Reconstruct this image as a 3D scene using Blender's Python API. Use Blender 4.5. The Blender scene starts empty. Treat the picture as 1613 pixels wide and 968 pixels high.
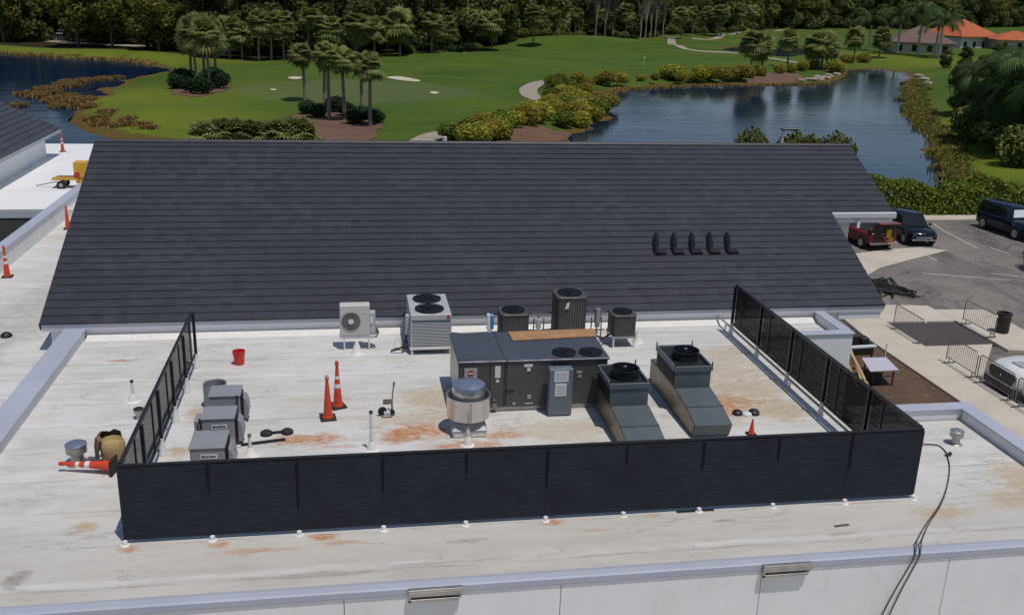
import bpy, bmesh, math, random
import numpy as np
from mathutils import Vector, Matrix
random.seed(7); rng = np.random.default_rng(7)
R = math.radians
scn = bpy.context.scene
col = scn.collection

# ------------------------------------------------------------------ camera
CH = 9.5                                   # camera height over the flat roof (z = 0)
FPX, PITCH, YAW, ROLL = 1524.45, 0.316429, 0.171476, 0.0319682
fw = Vector((math.sin(YAW)*math.cos(PITCH), math.cos(YAW)*math.cos(PITCH), -math.sin(PITCH)))
r0 = Vector((math.cos(YAW), -math.sin(YAW), 0)); u0 = r0.cross(fw)
cr = math.cos(ROLL)*r0 + math.sin(ROLL)*u0; cu = -math.sin(ROLL)*r0 + math.cos(ROLL)*u0
cam = bpy.data.objects.new('camera', bpy.data.cameras.new('camera')); col.objects.link(cam)
cam.matrix_world = Matrix(((cr.x, cu.x, -fw.x, 0), (cr.y, cu.y, -fw.y, 0), (cr.z, cu.z, -fw.z, CH), (0, 0, 0, 1)))
cam.data.sensor_width = 36; cam.data.lens = 36*FPX/1613; cam.data.clip_end = 6000; cam.data.clip_start = .1
scn.camera = cam

def G(px, py, z=0.):
    "point of the horizontal plane at height z seen at a photograph pixel (survey helper)"
    d = cr*((px-806.5)/FPX) - cu*((py-484)/FPX) + fw
    t = (z-CH)/d.z
    return Vector((d.x*t, d.y*t, z))

# ------------------------------------------------------------------ light
to_sun = Vector((.17, -.28, 1)).normalized()
el = math.asin(to_sun.z); az = math.atan2(to_sun.x, to_sun.y)
w = bpy.data.worlds.new('World'); scn.world = w; w.use_nodes = True
nt = w.node_tree; nt.nodes.clear()
out = nt.nodes.new('ShaderNodeOutputWorld'); bg = nt.nodes.new('ShaderNodeBackground')
sky = nt.nodes.new('ShaderNodeTexSky'); sky.sky_type = 'NISHITA'; sky.sun_disc = False
sky.sun_elevation = el; sky.sun_rotation = az; sky.air_density = 1.0; sky.dust_density = .4; sky.ozone_density = 2.0
bg.inputs['Strength'].default_value = .085
tc = nt.nodes.new('ShaderNodeTexCoord'); sx = nt.nodes.new('ShaderNodeSeparateXYZ')
nt.links.new(tc.outputs['Generated'], sx.inputs[0])
zz = nt.nodes.new('ShaderNodeMath'); zz.operation = 'ADD'; zz.inputs[1].default_value = .22; nt.links.new(sx.outputs['Z'], zz.inputs[0])
dv = nt.nodes.new('ShaderNodeVectorMath'); dv.operation = 'DIVIDE'; cb = nt.nodes.new('ShaderNodeCombineXYZ')
for i in range(3): nt.links.new(zz.outputs[0], cb.inputs[i])
nt.links.new(tc.outputs['Generated'], dv.inputs[0]); nt.links.new(cb.outputs[0], dv.inputs[1])
nz = nt.nodes.new('ShaderNodeTexNoise'); nz.inputs['Scale'].default_value = 1.7; nz.inputs['Detail'].default_value = 7; nz.inputs['Roughness'].default_value = .6
nt.links.new(dv.outputs[0], nz.inputs['Vector'])
mr = nt.nodes.new('ShaderNodeMapRange'); mr.inputs[1].default_value = .52; mr.inputs[2].default_value = .72; mr.inputs[4].default_value = .8
nt.links.new(nz.outputs['Fac'], mr.inputs[0])
mx = nt.nodes.new('ShaderNodeMix'); mx.data_type = 'RGBA'; mx.inputs['B'].default_value = (6.5, 6.8, 7.2, 1)
mr2 = nt.nodes.new('ShaderNodeMapRange'); mr2.inputs[1].default_value = .05; mr2.inputs[2].default_value = .45; nt.links.new(sx.outputs['X'], mr2.inputs[0])
mm = nt.nodes.new('ShaderNodeMath'); mm.operation = 'MULTIPLY'; nt.links.new(mr.outputs[0], mm.inputs[0]); nt.links.new(mr2.outputs[0], mm.inputs[1])
nt.links.new(mm.outputs[0], mx.inputs['Factor']); nt.links.new(sky.outputs[0], mx.inputs['A'])
nt.links.new(mx.outputs['Result'], bg.inputs['Color']); nt.links.new(bg.outputs[0], out.inputs[0])
sun = bpy.data.objects.new('sun', bpy.data.lights.new('sun', 'SUN')); col.objects.link(sun)
sun.data.energy = 3.2; sun.data.angle = R(.55); sun.data.color = (1, .955, .885)
sun.rotation_euler = (-to_sun).to_track_quat('-Z', 'Y').to_euler(); sun.location = (40, 20, 80)
vs = scn.view_settings; vs.view_transform = 'Standard'; vs.look = 'None'; vs.gamma = 1; vs.exposure = -.17; vs.use_curve_mapping = False

# ------------------------------------------------------------------ materials
def newmat(name):
    m = bpy.data.materials.new(name); m.use_nodes = True
    return m, m.node_tree, m.node_tree.nodes['Principled BSDF']
class NT:
    "small node writer"
    def __init__(s, nt): s.nt = nt
    def n(s, typ, **kw):
        nd = s.nt.nodes.new(typ)
        for k, v in kw.items(): setattr(nd, k, v)
        return nd
    def put(s, sock, v):
        if hasattr(v, 'is_output') or isinstance(v, bpy.types.NodeSocket): s.nt.links.new(v, sock)
        else: sock.default_value = v
    def math(s, op, a, b=0., clamp=False):
        nd = s.n('ShaderNodeMath', operation=op, use_clamp=clamp); s.put(nd.inputs[0], a); s.put(nd.inputs[1], b); return nd.outputs[0]
    def vmath(s, op, a, b=None, out=0):
        nd = s.n('ShaderNodeVectorMath', operation=op); s.put(nd.inputs[0], a)
        if b is not None: s.put(nd.inputs[1], b)
        return nd.outputs[out]
    def noise(s, vec, scale, detail=4, rough=.55, dist=0):
        nd = s.n('ShaderNodeTexNoise'); s.put(nd.inputs['Vector'], vec); nd.inputs['Scale'].default_value = scale
        nd.inputs['Detail'].default_value = detail; nd.inputs['Roughness'].default_value = rough; nd.inputs['Distortion'].default_value = dist
        return nd.outputs['Fac']
    def rng(s, v, a, b, c=0., d=1., smooth=False):
        nd = s.n('ShaderNodeMapRange'); nd.interpolation_type = 'SMOOTHSTEP' if smooth else 'LINEAR'
        s.put(nd.inputs[0], v)
        for i, x in enumerate((a, b, c, d)): nd.inputs[i+1].default_value = x
        return nd.outputs[0]
    def mix(s, f, a, b, blend='MIX'):
        nd = s.n('ShaderNodeMix', data_type='RGBA', blend_type=blend, clamp_factor=True)
        s.put(nd.inputs['Factor'], f)
        for k, v in (('A', a), ('B', b)):
            if isinstance(v, tuple): v = (*v[:3], 1)
            s.put(nd.inputs[k], v)
        return nd.outputs['Result']
    def bump(s, h, strength=.3, dist=.02):
        nd = s.n('ShaderNodeBump'); s.put(nd.inputs['Height'], h); nd.inputs['Strength'].default_value = strength; nd.inputs['Distance'].default_value = dist
        return nd.outputs[0]
    def pos(s): return s.n('ShaderNodeNewGeometry').outputs['Position']
    def obj(s): return s.n('ShaderNodeTexCoord').outputs['Object']
    def scale(s, v, k): return s.vmath('MULTIPLY', v, k)
def sc(c, k): return tuple(min(1, x*k) for x in c[:3])

def pm(name, c, rough=.6, metal=0., var=.18, scale=2.5, bump=0., spec=.5, dirt=None):
    m, t, b = newmat(name); k = NT(t); v = k.obj()
    f = k.rng(k.noise(v, scale, 6, .62), .3, .7)
    colr = k.mix(f, sc(c, 1-var), sc(c, 1+var))
    if dirt: colr = k.mix(k.rng(k.noise(k.scale(v, (1, 1, .35)), scale*1.7, 6, .7), .52, .75, 0, dirt[1]), colr, dirt[0])
    k.put(b.inputs['Base Color'], colr); b.inputs['Metallic'].default_value = metal
    k.put(b.inputs['Roughness'], k.rng(k.noise(v, scale*3, 3), .3, .7, max(.02, rough-.08), min(1, rough+.08)))
    b.inputs['Specular IOR Level'].default_value = spec
    if bump: k.put(b.inputs['Normal'], k.bump(k.noise(v, scale*14, 4), bump, .01))
    return m
M = {}
M['white_wall'] = pm('white painted wall', (.76, .76, .77), .7, var=.05, scale=.8, bump=.15, dirt=((.52, .5, .47), .25))
M['fascia'] = pm('pale trim metal', (.52, .53, .57), .45, var=.06, scale=1, dirt=((.4, .39, .38), .3))
M['coping'] = pm('coping metal', (.40, .42, .50), .4, var=.06, scale=.7, dirt=((.42, .4, .38), .4))
M['upper_white'] = pm('clean white coating', (.72, .72, .72), .7, var=.04, scale=.5, dirt=((.6, .57, .52), .3))
M['dark_unit'] = pm('dark grey unit paint', (.070, .068, .067), .5, var=.12, scale=1.2, bump=.1, dirt=((.10, .095, .085), .35))
M['unit_top_sky_tint'] = pm('unit top with painted sky reflection', (.058, .064, .082), .4, var=.14, scale=1.4, dirt=((.1, .1, .105), .35))  # blue of the reflected sky put into the top's colour
M['duct_paint'] = pm('grey green hood paint', (.085, .105, .115), .42, var=.12, scale=1.2, dirt=((.16, .15, .14), .25))
M['galv'] = pm('galvanised metal', (.42, .41, .40), .45, .75, var=.2, scale=2.2, dirt=((.25, .2, .14), .35))
M['galv_deck_reflection'] = pm('weathered galvanised metal with painted brown reflection', (.21, .165, .12), .38, .7, var=.25, scale=2.5, dirt=((.12, .085, .055), .5))  # brown reflection of the deck put into the metal's colour
M['alu'] = pm('spun aluminium', (.60, .60, .60), .3, .9, var=.1, scale=2)
M['alu_blue'] = pm('spun aluminium dome', (.26, .30, .40), .35, .6, var=.1, scale=2)
M['lgrey_unit'] = pm('light grey unit paint', (.40, .41, .42), .5, var=.07, scale=1.5, dirt=((.3, .28, .25), .3))
M['beige_unit'] = pm('pale beige unit paint', (.52, .50, .46), .55, var=.06, scale=1.5, dirt=((.34, .3, .25), .35))
M['coil'] = pm('condenser coil', (.15, .15, .14), .55, .2, var=.25, scale=6)
M['black'] = pm('black plastic', (.012, .012, .014), .5, var=.3, scale=4)
M['tapered_strip'] = pm('matte black hem', (.013, .014, .020), .95, var=.2, spec=.05)
M['black_metal'] = pm('black powder coat', (.010, .011, .015), .42, var=.3, scale=2)
M['slate_box'] = pm('slate grey cabinet', (.25, .26, .285), .45, var=.1, scale=1.6, dirt=((.2, .19, .17), .3))
M['panelblue'] = pm('blue grey enclosure', (.12, .155, .185), .45, var=.1, scale=1.6, dirt=((.2, .19, .17), .25))
M['label'] = pm('white label', (.62, .63, .64), .5, var=.06, scale=5)
M['labelgrey'] = pm('grey label', (.33, .34, .35), .5, var=.06, scale=5)
M['red_logo'] = pm('red emblem', (.42, .03, .03), .5, var=.1)
M['ply'] = pm('plywood', (.36, .19, .09), .7, var=.22, scale=3, bump=.2)
M['pvc'] = pm('white pvc', (.70, .69, .67), .5, var=.06, scale=4, dirt=((.5, .46, .4), .3))
M['boot'] = pm('white coated flashing', (.70, .68, .65), .65, var=.08, scale=4, bump=.3, dirt=((.5, .4, .27), .35))
M['orange'] = pm('orange cone plastic', (.62, .055, .015), .5, var=.12, scale=4, dirt=((.3, .06, .03), .3))
M['band'] = pm('white reflective band', (.72, .70, .70), .4, var=.08, scale=6)
M['bucket_red'] = pm('red bucket plastic', (.60, .028, .02), .4, var=.08)
M['blue'] = pm('blue plastic', (.03, .17, .42), .4, var=.15)
M['rubber'] = pm('black rubber', (.014, .013, .013), .75, var=.3, scale=5)
M['cable_grey'] = pm('grey brown cable', (.07, .062, .058), .7, var=.2)
M['tan'] = pm('tan canvas', (.40, .29, .13), .8, var=.15, scale=4, bump=.3)
M['brown'] = pm('brown cloth', (.16, .10, .06), .85, var=.25, scale=5, bump=.4)
M['yellow'] = pm('yellow paint', (.62, .34, .02), .45, var=.12, scale=3, dirt=((.3, .14, .03), .4))
M['wood'] = pm('timber', (.45, .30, .15), .75, var=.2, scale=3, bump=.2)
M['table'] = pm('pale plastic table top', (.50, .47, .56), .5, var=.06)
M['steel'] = pm('dull steel', (.24, .23, .22), .4, .7, var=.2, scale=5)
M['rust'] = pm('rusty iron', (.16, .07, .03), .8, .2, var=.35, scale=6)
M['tyre'] = pm('tyre rubber', (.012, .012, .012), .8, var=.3)
M['chrome'] = pm('chrome', (.5, .5, .52), .15, 1., var=.1)
M['headlamp'] = pm('headlamp lens', (.45, .46, .48), .12, .3, var=.15)
M['redlamp'] = pm('tail lamp lens', (.30, .01, .01), .15, var=.15)
M['car_black'] = pm('black car paint', (.006, .007, .010), .12, var=.2); M['car_blue'] = pm('dark blue car paint', (.004, .006, .022), .12, var=.2)
M['car_red'] = pm('dark red car paint', (.16, .008, .012), .18, var=.15); M['car_white'] = pm('white car paint', (.68, .69, .71), .22, var=.04)
M['car_grey'] = pm('dark grey car paint', (.03, .03, .032), .15, var=.2)
M['glass'] = pm('dark car glass', (.008, .010, .013), .06, var=.2, spec=.6)
M['windowglass'] = pm('dark window glass', (.012, .015, .018), .08, var=.2)
M['sunshade'] = pm('silver sun shade', (.72, .78, .80), .4, var=.05)
M['void'] = pm('floor painted black for shade', (.012, .010, .009), .95, var=.3)  # deep courtyard shade put into the floor colour
M['kerb'] = pm('kerb concrete', (.36, .33, .29), .85, var=.12, scale=1.2, bump=.2)
M['line'] = pm('worn white line paint', (.42, .40, .38), .8, var=.25, scale=5)
M['sand'] = pm('bunker sand', (.50, .44, .33), .95, var=.12, scale=.6)
M['path'] = pm('pale cart path', (.30, .25, .20), .9, var=.14, scale=.5)
M['house_wall'] = pm('cream house wall', (.48, .43, .33), .8, var=.08)
M['house_wall_white'] = pm('white house wall', (.55, .54, .50), .8, var=.06)
M['tile_mauve'] = pm('mauve brown roof tile', (.135, .078, .068), .75, var=.2, scale=.9, bump=.4)
M['tile_orange'] = pm('orange roof tile', (.40, .095, .030), .75, var=.18, scale=.9, bump=.4)
M['bark_palm'] = pm('palm bark', (.20, .17, .135), .9, var=.3, scale=2.2, bump=.5)
M['bark_royal'] = pm('pale royal palm trunk', (.40, .37, .32), .8, var=.15, scale=1.2)
M['bark'] = pm('grey bark', (.12, .10, .08), .95, var=.35, scale=2, bump=.5)
M['bark_pale'] = pm('pale bark', (.30, .26, .20), .9, var=.25, scale=1.5, bump=.4)
M['rock'] = pm('shore rock', (.30, .25, .20), .9, var=.35, scale=1.2, bump=.5)

def mesh_mat(name, c, alpha):
    m, t, b = newmat(name); k = NT(t); v = k.obj()
    st = k.noise(k.scale(v, (2., 2., 42)), 1.0, 3, .6)
    big = k.noise(v, .8, 4)
    k.put(b.inputs['Base Color'], k.mix(k.rng(st, .3, .7), sc(c, .72), k.mix(k.rng(big, .3, .7), sc(c, 1.1), sc(c, 1.5))))
    b.inputs['Roughness'].default_value = .75; b.inputs['Specular IOR Level'].default_value = .15
    k.put(b.inputs['Normal'], k.bump(st, .35, .006))
    k.put(b.inputs['Alpha'], k.rng(st, .3, .7, alpha-.04, min(1, alpha+.04)))
    return m
M['mesh_front'] = mesh_mat('navy screen mesh', (.024, .026, .036), 1.05)
M['mesh_side'] = mesh_mat('black screen mesh', (.014, .0115, .012), .965)
M['mesh_left'] = mesh_mat('black see through mesh', (.012, .012, .013), .78)

# rust and dirt on the white roof: each stain sits where it lies on the deck
STAINS = [  # x, y, rx, ry, colour, strength
    (1.35, 19.9, .95, .55, 'r', .95), (.85, 19.55, .45, .3, 'r', .8), (3.3, 19.5, .5, .35, 'r', .7), (2.5, 19.0, 1.0, .4, 'r', .8),
    (-1.0, 19.75, 1.0, .35, 'r', .9), (-.4, 19.3, .7, .12, 'r', .5), (9.2, 20.9, 1.1, .5, 'r', .85), (8.9, 20.3, .8, .5, 'r', .8), (9.9, 21.6, 1.6, 1.0, 'c', .7),
    (10.2, 20.2, 1.0, .8, 'c', .8), (1.9, 21.6, 1.1, 1.0, 'c', .75), (1.3, 20.6, 1.6, .5, 'c', .6), (4.6, 19.6, 1.6, .7, 'c', .55),
    (-3.97, 15.62, .22, .15, 'r', .7), (-2.42, 15.62, .25, .15, 'r', .75), (-.65, 15.62, .3, .15, 'r', .95), (3.62, 15.7, .25, .14, 'r', .75), (5.6, 15.75, .2, .1, 'c', .8),
    (-1.9, 15.35, .8, .1, 'r', .5), (-.3, 15.45, .5, .08, 'r', .55), (-4.9, 16.5, .3, .2, 'c', .9), (4.4, 15.35, .3, .08, 'r', .4),
    (-6.0, 24.9, .5, .12, 'r', .75), (-3.6, 21.3, .3, .5, 'r', .45), (-3.7, 19.4, .3, .35, 'c', .8), (13.9, 16.4, .7, .9, 'c', .85), (13.2, 15.6, .9, .5, 'c', .7),
    (11.3, 15.2, .8, .3, 'c', .8), (9.6, 22.8, 1.8, 1.2, 'c', .6), (10.2, 24.2, 1.5, .5, 'c', .5), (12.9, 25.3, .8, .4, 'c', .9), (-5.6, 14.9, .25, .35, 'd', .7),
    (1.9, 15.25, .6, .09, 'd', .55), (-.7, 14.45, 1.5, .08, 'd', .5), (1.4, 14.6, 1.5, .07, 'd', .35), (6.9, 15.4, .3, .06, 'd', .6), (-2.2, 22.2, .9, .06, 'd', .5), (9.0, 14.7, .5, .05, 'd', .5),
    (-10., 30, 1.2, 4, 'd', .35), (-10.3, 26.5, 1.2, 1.2, 'd', .3)]
def deck_mat():
    m, t, b = newmat('coated flat roof'); k = NT(t); P = k.pos()
    warp = k.vmath('ADD', P, k.scale(k.n('ShaderNodeTexNoise').outputs['Color'], (0, 0, 0)))
    big = k.noise(P, .22, 5, .6); mid = k.noise(k.scale(P, (.45, 1.9, 1)), .8, 7, .65); fine = k.noise(P, 5.5, 6, .7)
    c = k.mix(k.rng(big, .35, .65), (.625, .62, .615), (.575, .55, .505))
    c = k.mix(k.rng(mid, .45, .75, 0, .75), c, (.42, .395, .355))
    c = k.mix(k.rng(k.noise(k.scale(P, (.5, 1.3, 1)), .55, 6, .7), .56, .74, 0, .7), c, (.50, .42, .30))
    c = k.mix(k.rng(fine, .55, .8, 0, .5), c, (.34, .32, .29))
    c = k.mix(k.rng(k.noise(P, .9, 3, .5), .55, .72, 0, .5), c, (.66, .66, .67))
    sep = k.n('ShaderNodeSeparateXYZ'); k.put(sep.inputs[0], P)
    # front strip is older and browner
    fr = k.rng(k.math('ADD', sep.outputs['Y'], k.math('MULTIPLY', mid, 2.4)), 16.0, 18.4, 1, 0, True)
    c = k.mix(k.math('MULTIPLY', fr, .72), c, k.mix(k.rng(mid, .35, .7), (.50, .47, .43), (.41, .375, .33)))
    # sheet seams every 1.52 m, worn in and out
    wob = k.math('MULTIPLY', k.noise(k.scale(P, (.5, .5, 0)), 1.2, 3), .22)
    fy = k.math('FRACT', k.math('DIVIDE', k.math('ADD', sep.outputs['Y'], wob), 1.27))
    seam = k.math('MULTIPLY', k.rng(k.math('ABSOLUTE', k.math('SUBTRACT', fy, .5)), .0, .032, 1, 0), k.rng(k.noise(k.scale(P, (.5, 3, 1)), 1.1, 4, .7), .42, .62))
    c = k.mix(k.math('MULTIPLY', seam, .75), c, (.24, .22, .2))
    fy2 = k.rng(k.math('ABSOLUTE', k.math('SUBTRACT', fy, .62)), .02, .09, 1, 0)
    c = k.mix(k.math('MULTIPLY', k.math('MULTIPLY', fy2, k.rng(k.noise(k.scale(P, (.3, 2, 1)), .9, 3), .45, .6)), .5), c, (.68, .68, .69))
    c = k.mix(k.rng(k.noise(k.scale(P, (.35, 1.6, 1)), 2.1, 9, .72, .7), .5, .68, 0, .55), c, k.mix(k.rng(big, .4, .6), (.47, .43, .37), (.40, .385, .37)))
    cr_ = k.math('ABSOLUTE', k.math('SUBTRACT', k.noise(k.scale(P, (.22, 1, 1)), 1.1, 9, .68, .5), .5)); c = k.mix(k.math('MULTIPLY', k.rng(cr_, 0, .010, .75, 0), k.rng(k.noise(P, .7, 4), .5, .6)), c, (.23, .20, .17))
    # drips and scuffs
    c = k.mix(k.rng(k.noise(k.scale(P, (1, 2.5, 1)), 2.6, 8, .75, .5), .63, .74, 0, .7), c, (.28, .25, .22))
    nz1 = k.noise(k.scale(P, (1, 1.8, 1)), 3.6, 8, .76, .8); nz2 = k.noise(k.scale(P, (1, 3, 1)), 1.6, 6, .7)
    cl = {'r': (.43, .165, .032), 'c': (.44, .33, .19), 'd': (.2, .17, .15)}
    nzm = k.math('ADD', k.math('MULTIPLY', nz1, .6), k.math('MULTIPLY', nz2, .6))
    for x, y, rx, ry, q, s in STAINS:
        d = k.vmath('LENGTH', k.vmath('MULTIPLY', k.vmath('SUBTRACT', P, (x, y, 0)), (1/rx, 1/ry, 0)), out=1)
        f = k.rng(k.math('SUBTRACT', k.math('MULTIPLY', nzm, 3.2), d), .92, 1.5, 0, s)
        c = k.mix(k.math('MULTIPLY', f, k.rng(k.noise(P, 7, 4), .25, .6, .35, 1)), c, cl[q])
    k.put(b.inputs['Base Color'], c); b.inputs['Roughness'].default_value = .62
    k.put(b.inputs['Normal'], k.bump(k.math('ADD', mid, k.math('MULTIPLY', fine, .3)), .35, .03))
    return m
M['deck'] = deck_mat()

def tile_mat(name, c, axis):
    m, t, b = newmat(name); k = NT(t); P = k.pos()
    sep = k.n('ShaderNodeSeparateXYZ'); k.put(sep.inputs[0], P)
    cmb = k.n('ShaderNodeCombineXYZ')
    a, d = ('X', 'Y') if axis == 'X' else ('Y', 'X')
    k.put(cmb.inputs[0], k.math('FLOOR', k.math('DIVIDE', sep.outputs[a], .31))); k.put(cmb.inputs[1], k.math('FLOOR', k.math('DIVIDE', sep.outputs['Z'], .135)))
    wn = k.n('ShaderNodeTexWhiteNoise', noise_dimensions='2D'); k.put(wn.inputs[0], cmb.outputs[0])
    cc = k.mix(wn.outputs['Value'], sc(c, .76), sc(c, 1.26))
    cc = k.mix(k.rng(k.noise(P, .5, 5, .6), .35, .7), sc(c, .86), cc)
    cc = k.mix(k.rng(k.noise(k.scale(P, (1, .6, .6)), 1.3, 6, .7), .6, .8, 0, .5), cc, sc(c, 1.7))
    cc = k.mix(k.rng(k.noise(P, .8, 2, .5), .68, .74, 0, .18), cc, sc(c, 1.9))
    k.put(b.inputs['Base Color'], cc); b.inputs['Roughness'].default_value = .5; b.inputs['Specular IOR Level'].default_value = .35
    k.put(b.inputs['Normal'], k.bump(k.noise(P, 18, 3), .25, .01))
    return m
M['tile'] = tile_mat('charcoal flat roof tile', (.038, .039, .050), 'X'); M['tile_left'] = tile_mat('slate grey flat roof tile', (.052, .053, .061), 'Y')

def asphalt_mat():
    m, t, b = newmat('worn asphalt'); k = NT(t); P = k.pos()
    c = k.mix(k.rng(k.noise(P, .16, 6, .65), .35, .68), (.215, .185, .165), (.135, .116, .107))
    c = k.mix(k.rng(k.noise(k.scale(P, (1, .35, 1)), .5, 7, .7), .5, .75, 0, .7), c, (.21, .185, .165))
    c = k.mix(k.rng(k.noise(P, 1.6, 6, .75, .6), .6, .72, 0, .6), c, (.045, .04, .04))
    c = k.mix(k.rng(k.noise(k.scale(P, (.9, .3, 1)), .22, 8, .72, 1.2), .52, .66, 0, .75), c, (.055, .05, .048))
    c = k.mix(k.rng(k.math('ABSOLUTE', k.math('SUBTRACT', k.noise(P, .32, 7, .7, .8), .5)), .0, .012, .7, 0), c, (.03, .028, .027))
    c = k.mix(k.rng(k.noise(k.scale(P, (.5, 1.2, 1)), .5, 6, .7, 1), .6, .7, 0, .8), c, (.24, .21, .18))
    k.put(b.inputs['Base Color'], c); b.inputs['Roughness'].default_value = .85
    k.put(b.inputs['Normal'], k.bump(k.noise(P, 12, 4), .3, .02)); return m
M['asphalt'] = asphalt_mat()
def two_tone(name, c1, c2, s, rough=.9, bump=.4, c3=None):
    m, t, b = newmat(name); k = NT(t); P = k.pos()
    c = k.mix(k.rng(k.noise(P, s, 7, .68), .36, .66), c1, c2)
    if c3: c = k.mix(k.rng(k.noise(P, s*2.3, 6, .75, .4), .58, .72, 0, .8), c, c3)
    k.put(b.inputs['Base Color'], c); b.inputs['Roughness'].default_value = rough
    k.put(b.inputs['Normal'], k.bump(k.noise(P, s*9, 5), bump, .05)); return m
M['concrete'] = two_tone('pale concrete walk', (.54, .49, .42), (.46, .40, .33), .5, .85, .2, (.38, .32, .25))
M['mulch'] = two_tone('brown bare earth bed', (.125, .07, .040), (.07, .042, .03), .7, .95, .6, (.27, .19, .115))
M['mulch_dark'] = two_tone('dark purple brown bed', (.060, .050, .060), (.075, .055, .050), .8, .9, .4, (.14, .10, .05))
M['mulch_red'] = two_tone('reddish mulch', (.15, .075, .045), (.10, .055, .035), .4, .95, .5, (.25, .17, .10))

def ground_mat():
    m, t, b = newmat('golf course turf'); k = NT(t); P = k.pos()
    at = k.n('ShaderNodeVertexColor', layer_name='cover'); sp = k.n('ShaderNodeSeparateColor'); k.put(sp.inputs[0], at.outputs['Color'])
    shore, rough_, wood = sp.outputs[0], sp.outputs[1], sp.outputs[2]
    n1 = k.noise(P, .045, 6, .6); n2 = k.noise(P, .35, 6, .7); n3 = k.noise(P, 2.2, 5, .7)
    g = k.mix(k.rng(n1, .38, .62), (.038, .086, .008), (.078, .116, .012))
    g = k.mix(k.rng(n2, .4, .7, 0, .6), g, (.088, .108, .018))
    g = k.mix(k.rng(n3, .5, .75, 0, .45), g, (.036, .056, .010))
    bnd = k.noise(k.scale(P, (.16, .9, 1)), .16, 4, .6, .6); g = k.mix(k.rng(bnd, .42, .6, 0, .55), g, (.070, .108, .018))
    bn2 = k.noise(k.scale(P, (.3, 1, 1)), .09, 5, .65, .8); g = k.mix(k.rng(bn2, .5, .66, 0, .6), g, (.030, .058, .008))
    g = k.mix(k.math('MULTIPLY', rough_, k.rng(n2, .2, .6, .5, 1)), g, (.085, .110, .040))
    g = k.mix(k.math('MULTIPLY', at.outputs['Alpha'], k.rng(n2, .25, .6, .55, 1)), g, (.125, .155, .014))
    sh = k.mix(k.rng(n2, .35, .65), (.125, .062, .016), (.085, .075, .016))
    sh = k.mix(k.rng(n3, .5, .7, 0, .7), sh, (.16, .10, .045))
    g = k.mix(k.rng(k.math('ADD', shore, k.math('MULTIPLY', k.math('SUBTRACT', n2, .5), .8)), .40, .56), g, sh)
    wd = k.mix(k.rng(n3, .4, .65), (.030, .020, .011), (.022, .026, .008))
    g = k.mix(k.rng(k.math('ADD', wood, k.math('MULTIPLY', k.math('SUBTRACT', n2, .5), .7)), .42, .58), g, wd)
    k.put(b.inputs['Base Color'], g); b.inputs['Roughness'].default_value = .95; b.inputs['Specular IOR Level'].default_value = .12
    k.put(b.inputs['Normal'], k.bump(n3, .5, .12)); return m
M['ground'] = ground_mat()

def water_mat(name, c, rip, ior, stretch, spec=.5):
    m, t, b = newmat(name); k = NT(t); P = k.pos()
    b.inputs['Base Color'].default_value = (*c, 1); b.inputs['Roughness'].default_value = .045; b.inputs['IOR'].default_value = ior
    h = k.math('ADD', k.noise(k.scale(P, stretch), .55, 6, .6, .5), k.math('MULTIPLY', k.noise(P, 2.6, 4, .6), .22))
    gust = k.rng(k.noise(k.scale(P, (.25, 1, 1)), .05, 4, .6), .35, .65, .25, 1)
    nd = k.n('ShaderNodeBump'); k.put(nd.inputs['Height'], k.math('MULTIPLY', h, gust)); nd.inputs['Strength'].default_value = rip; nd.inputs['Distance'].default_value = .12
    k.put(b.inputs['Normal'], nd.outputs[0]); b.inputs['Specular IOR Level'].default_value = spec; return m
M['lake'] = water_mat('lake water', (.006, .018, .046), .38, 1.22, (.5, 1.1, 1), .36)
M['pond'] = water_mat('dark pond water', (.004, .014, .042), .4, 1.12, (.5, 1.0, 1), .28)

def leaf_mat(name, c1, c2, c3=None, transl=.22):
    m, t, b = newmat(name); k = NT(t)
    a = k.n('ShaderNodeAttribute', attribute_name='tint').outputs['Fac']
    rp = k.n('ShaderNodeValToRGB'); e = rp.color_ramp.elements
    e[0].position = 0; e[0].color = (*c1, 1); e[1].position = .75; e[1].color = (*c2, 1)
    if c3: x = e.new(1.); x.color = (*c3, 1)
    k.put(rp.inputs[0], a)
    oi = k.n('ShaderNodeObjectInfo').outputs['Random']
    hs = k.n('ShaderNodeHueSaturation'); k.put(hs.inputs['Color'], rp.outputs[0])
    k.put(hs.inputs['Hue'], k.rng(oi, 0, 1, .482, .515)); k.put(hs.inputs['Value'], k.rng(oi, 0, 1, .75, 1.25)); hs.inputs['Saturation'].default_value = .95
    k.put(b.inputs['Base Color'], hs.outputs[0]); b.inputs['Roughness'].default_value = .6; b.inputs['Specular IOR Level'].default_value = .2
    tr = k.n('ShaderNodeBsdfTranslucent'); k.put(tr.inputs[0], hs.outputs[0])
    ms = k.n('ShaderNodeMixShader'); ms.inputs[0].default_value = transl
    o = t.nodes['Material Output']; t.links.new(b.outputs[0], ms.inputs[1]); t.links.new(tr.outputs[0], ms.inputs[2]); t.links.new(ms.outputs[0], o.inputs[0])
    return m
M['leaf_oak'] = leaf_mat('olive oak leaves', (.050, .068, .012), (.225, .235, .030), (.33, .31, .06), .38)
M['leaf_dark'] = leaf_mat('dark evergreen leaves', (.026, .042, .010), (.100, .125, .026), (.17, .19, .042), .32)
M['leaf_mid'] = leaf_mat('mid green leaves', (.036, .056, .010), (.155, .180, .030), (.25, .26, .05), .32)
M['leaf_palm'] = leaf_mat('palm fronds', (.075, .10, .024), (.25, .275, .075), (.36, .36, .13), .42)
M['leaf_royal'] = leaf_mat('dark feather fronds', (.020, .045, .010), (.075, .115, .026), (.14, .18, .045), .32)
M['leaf_shrub'] = leaf_mat('yellow green shrub leaves', (.11, .125, .012), (.36, .32, .024), (.50, .40, .035), .4)
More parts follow.
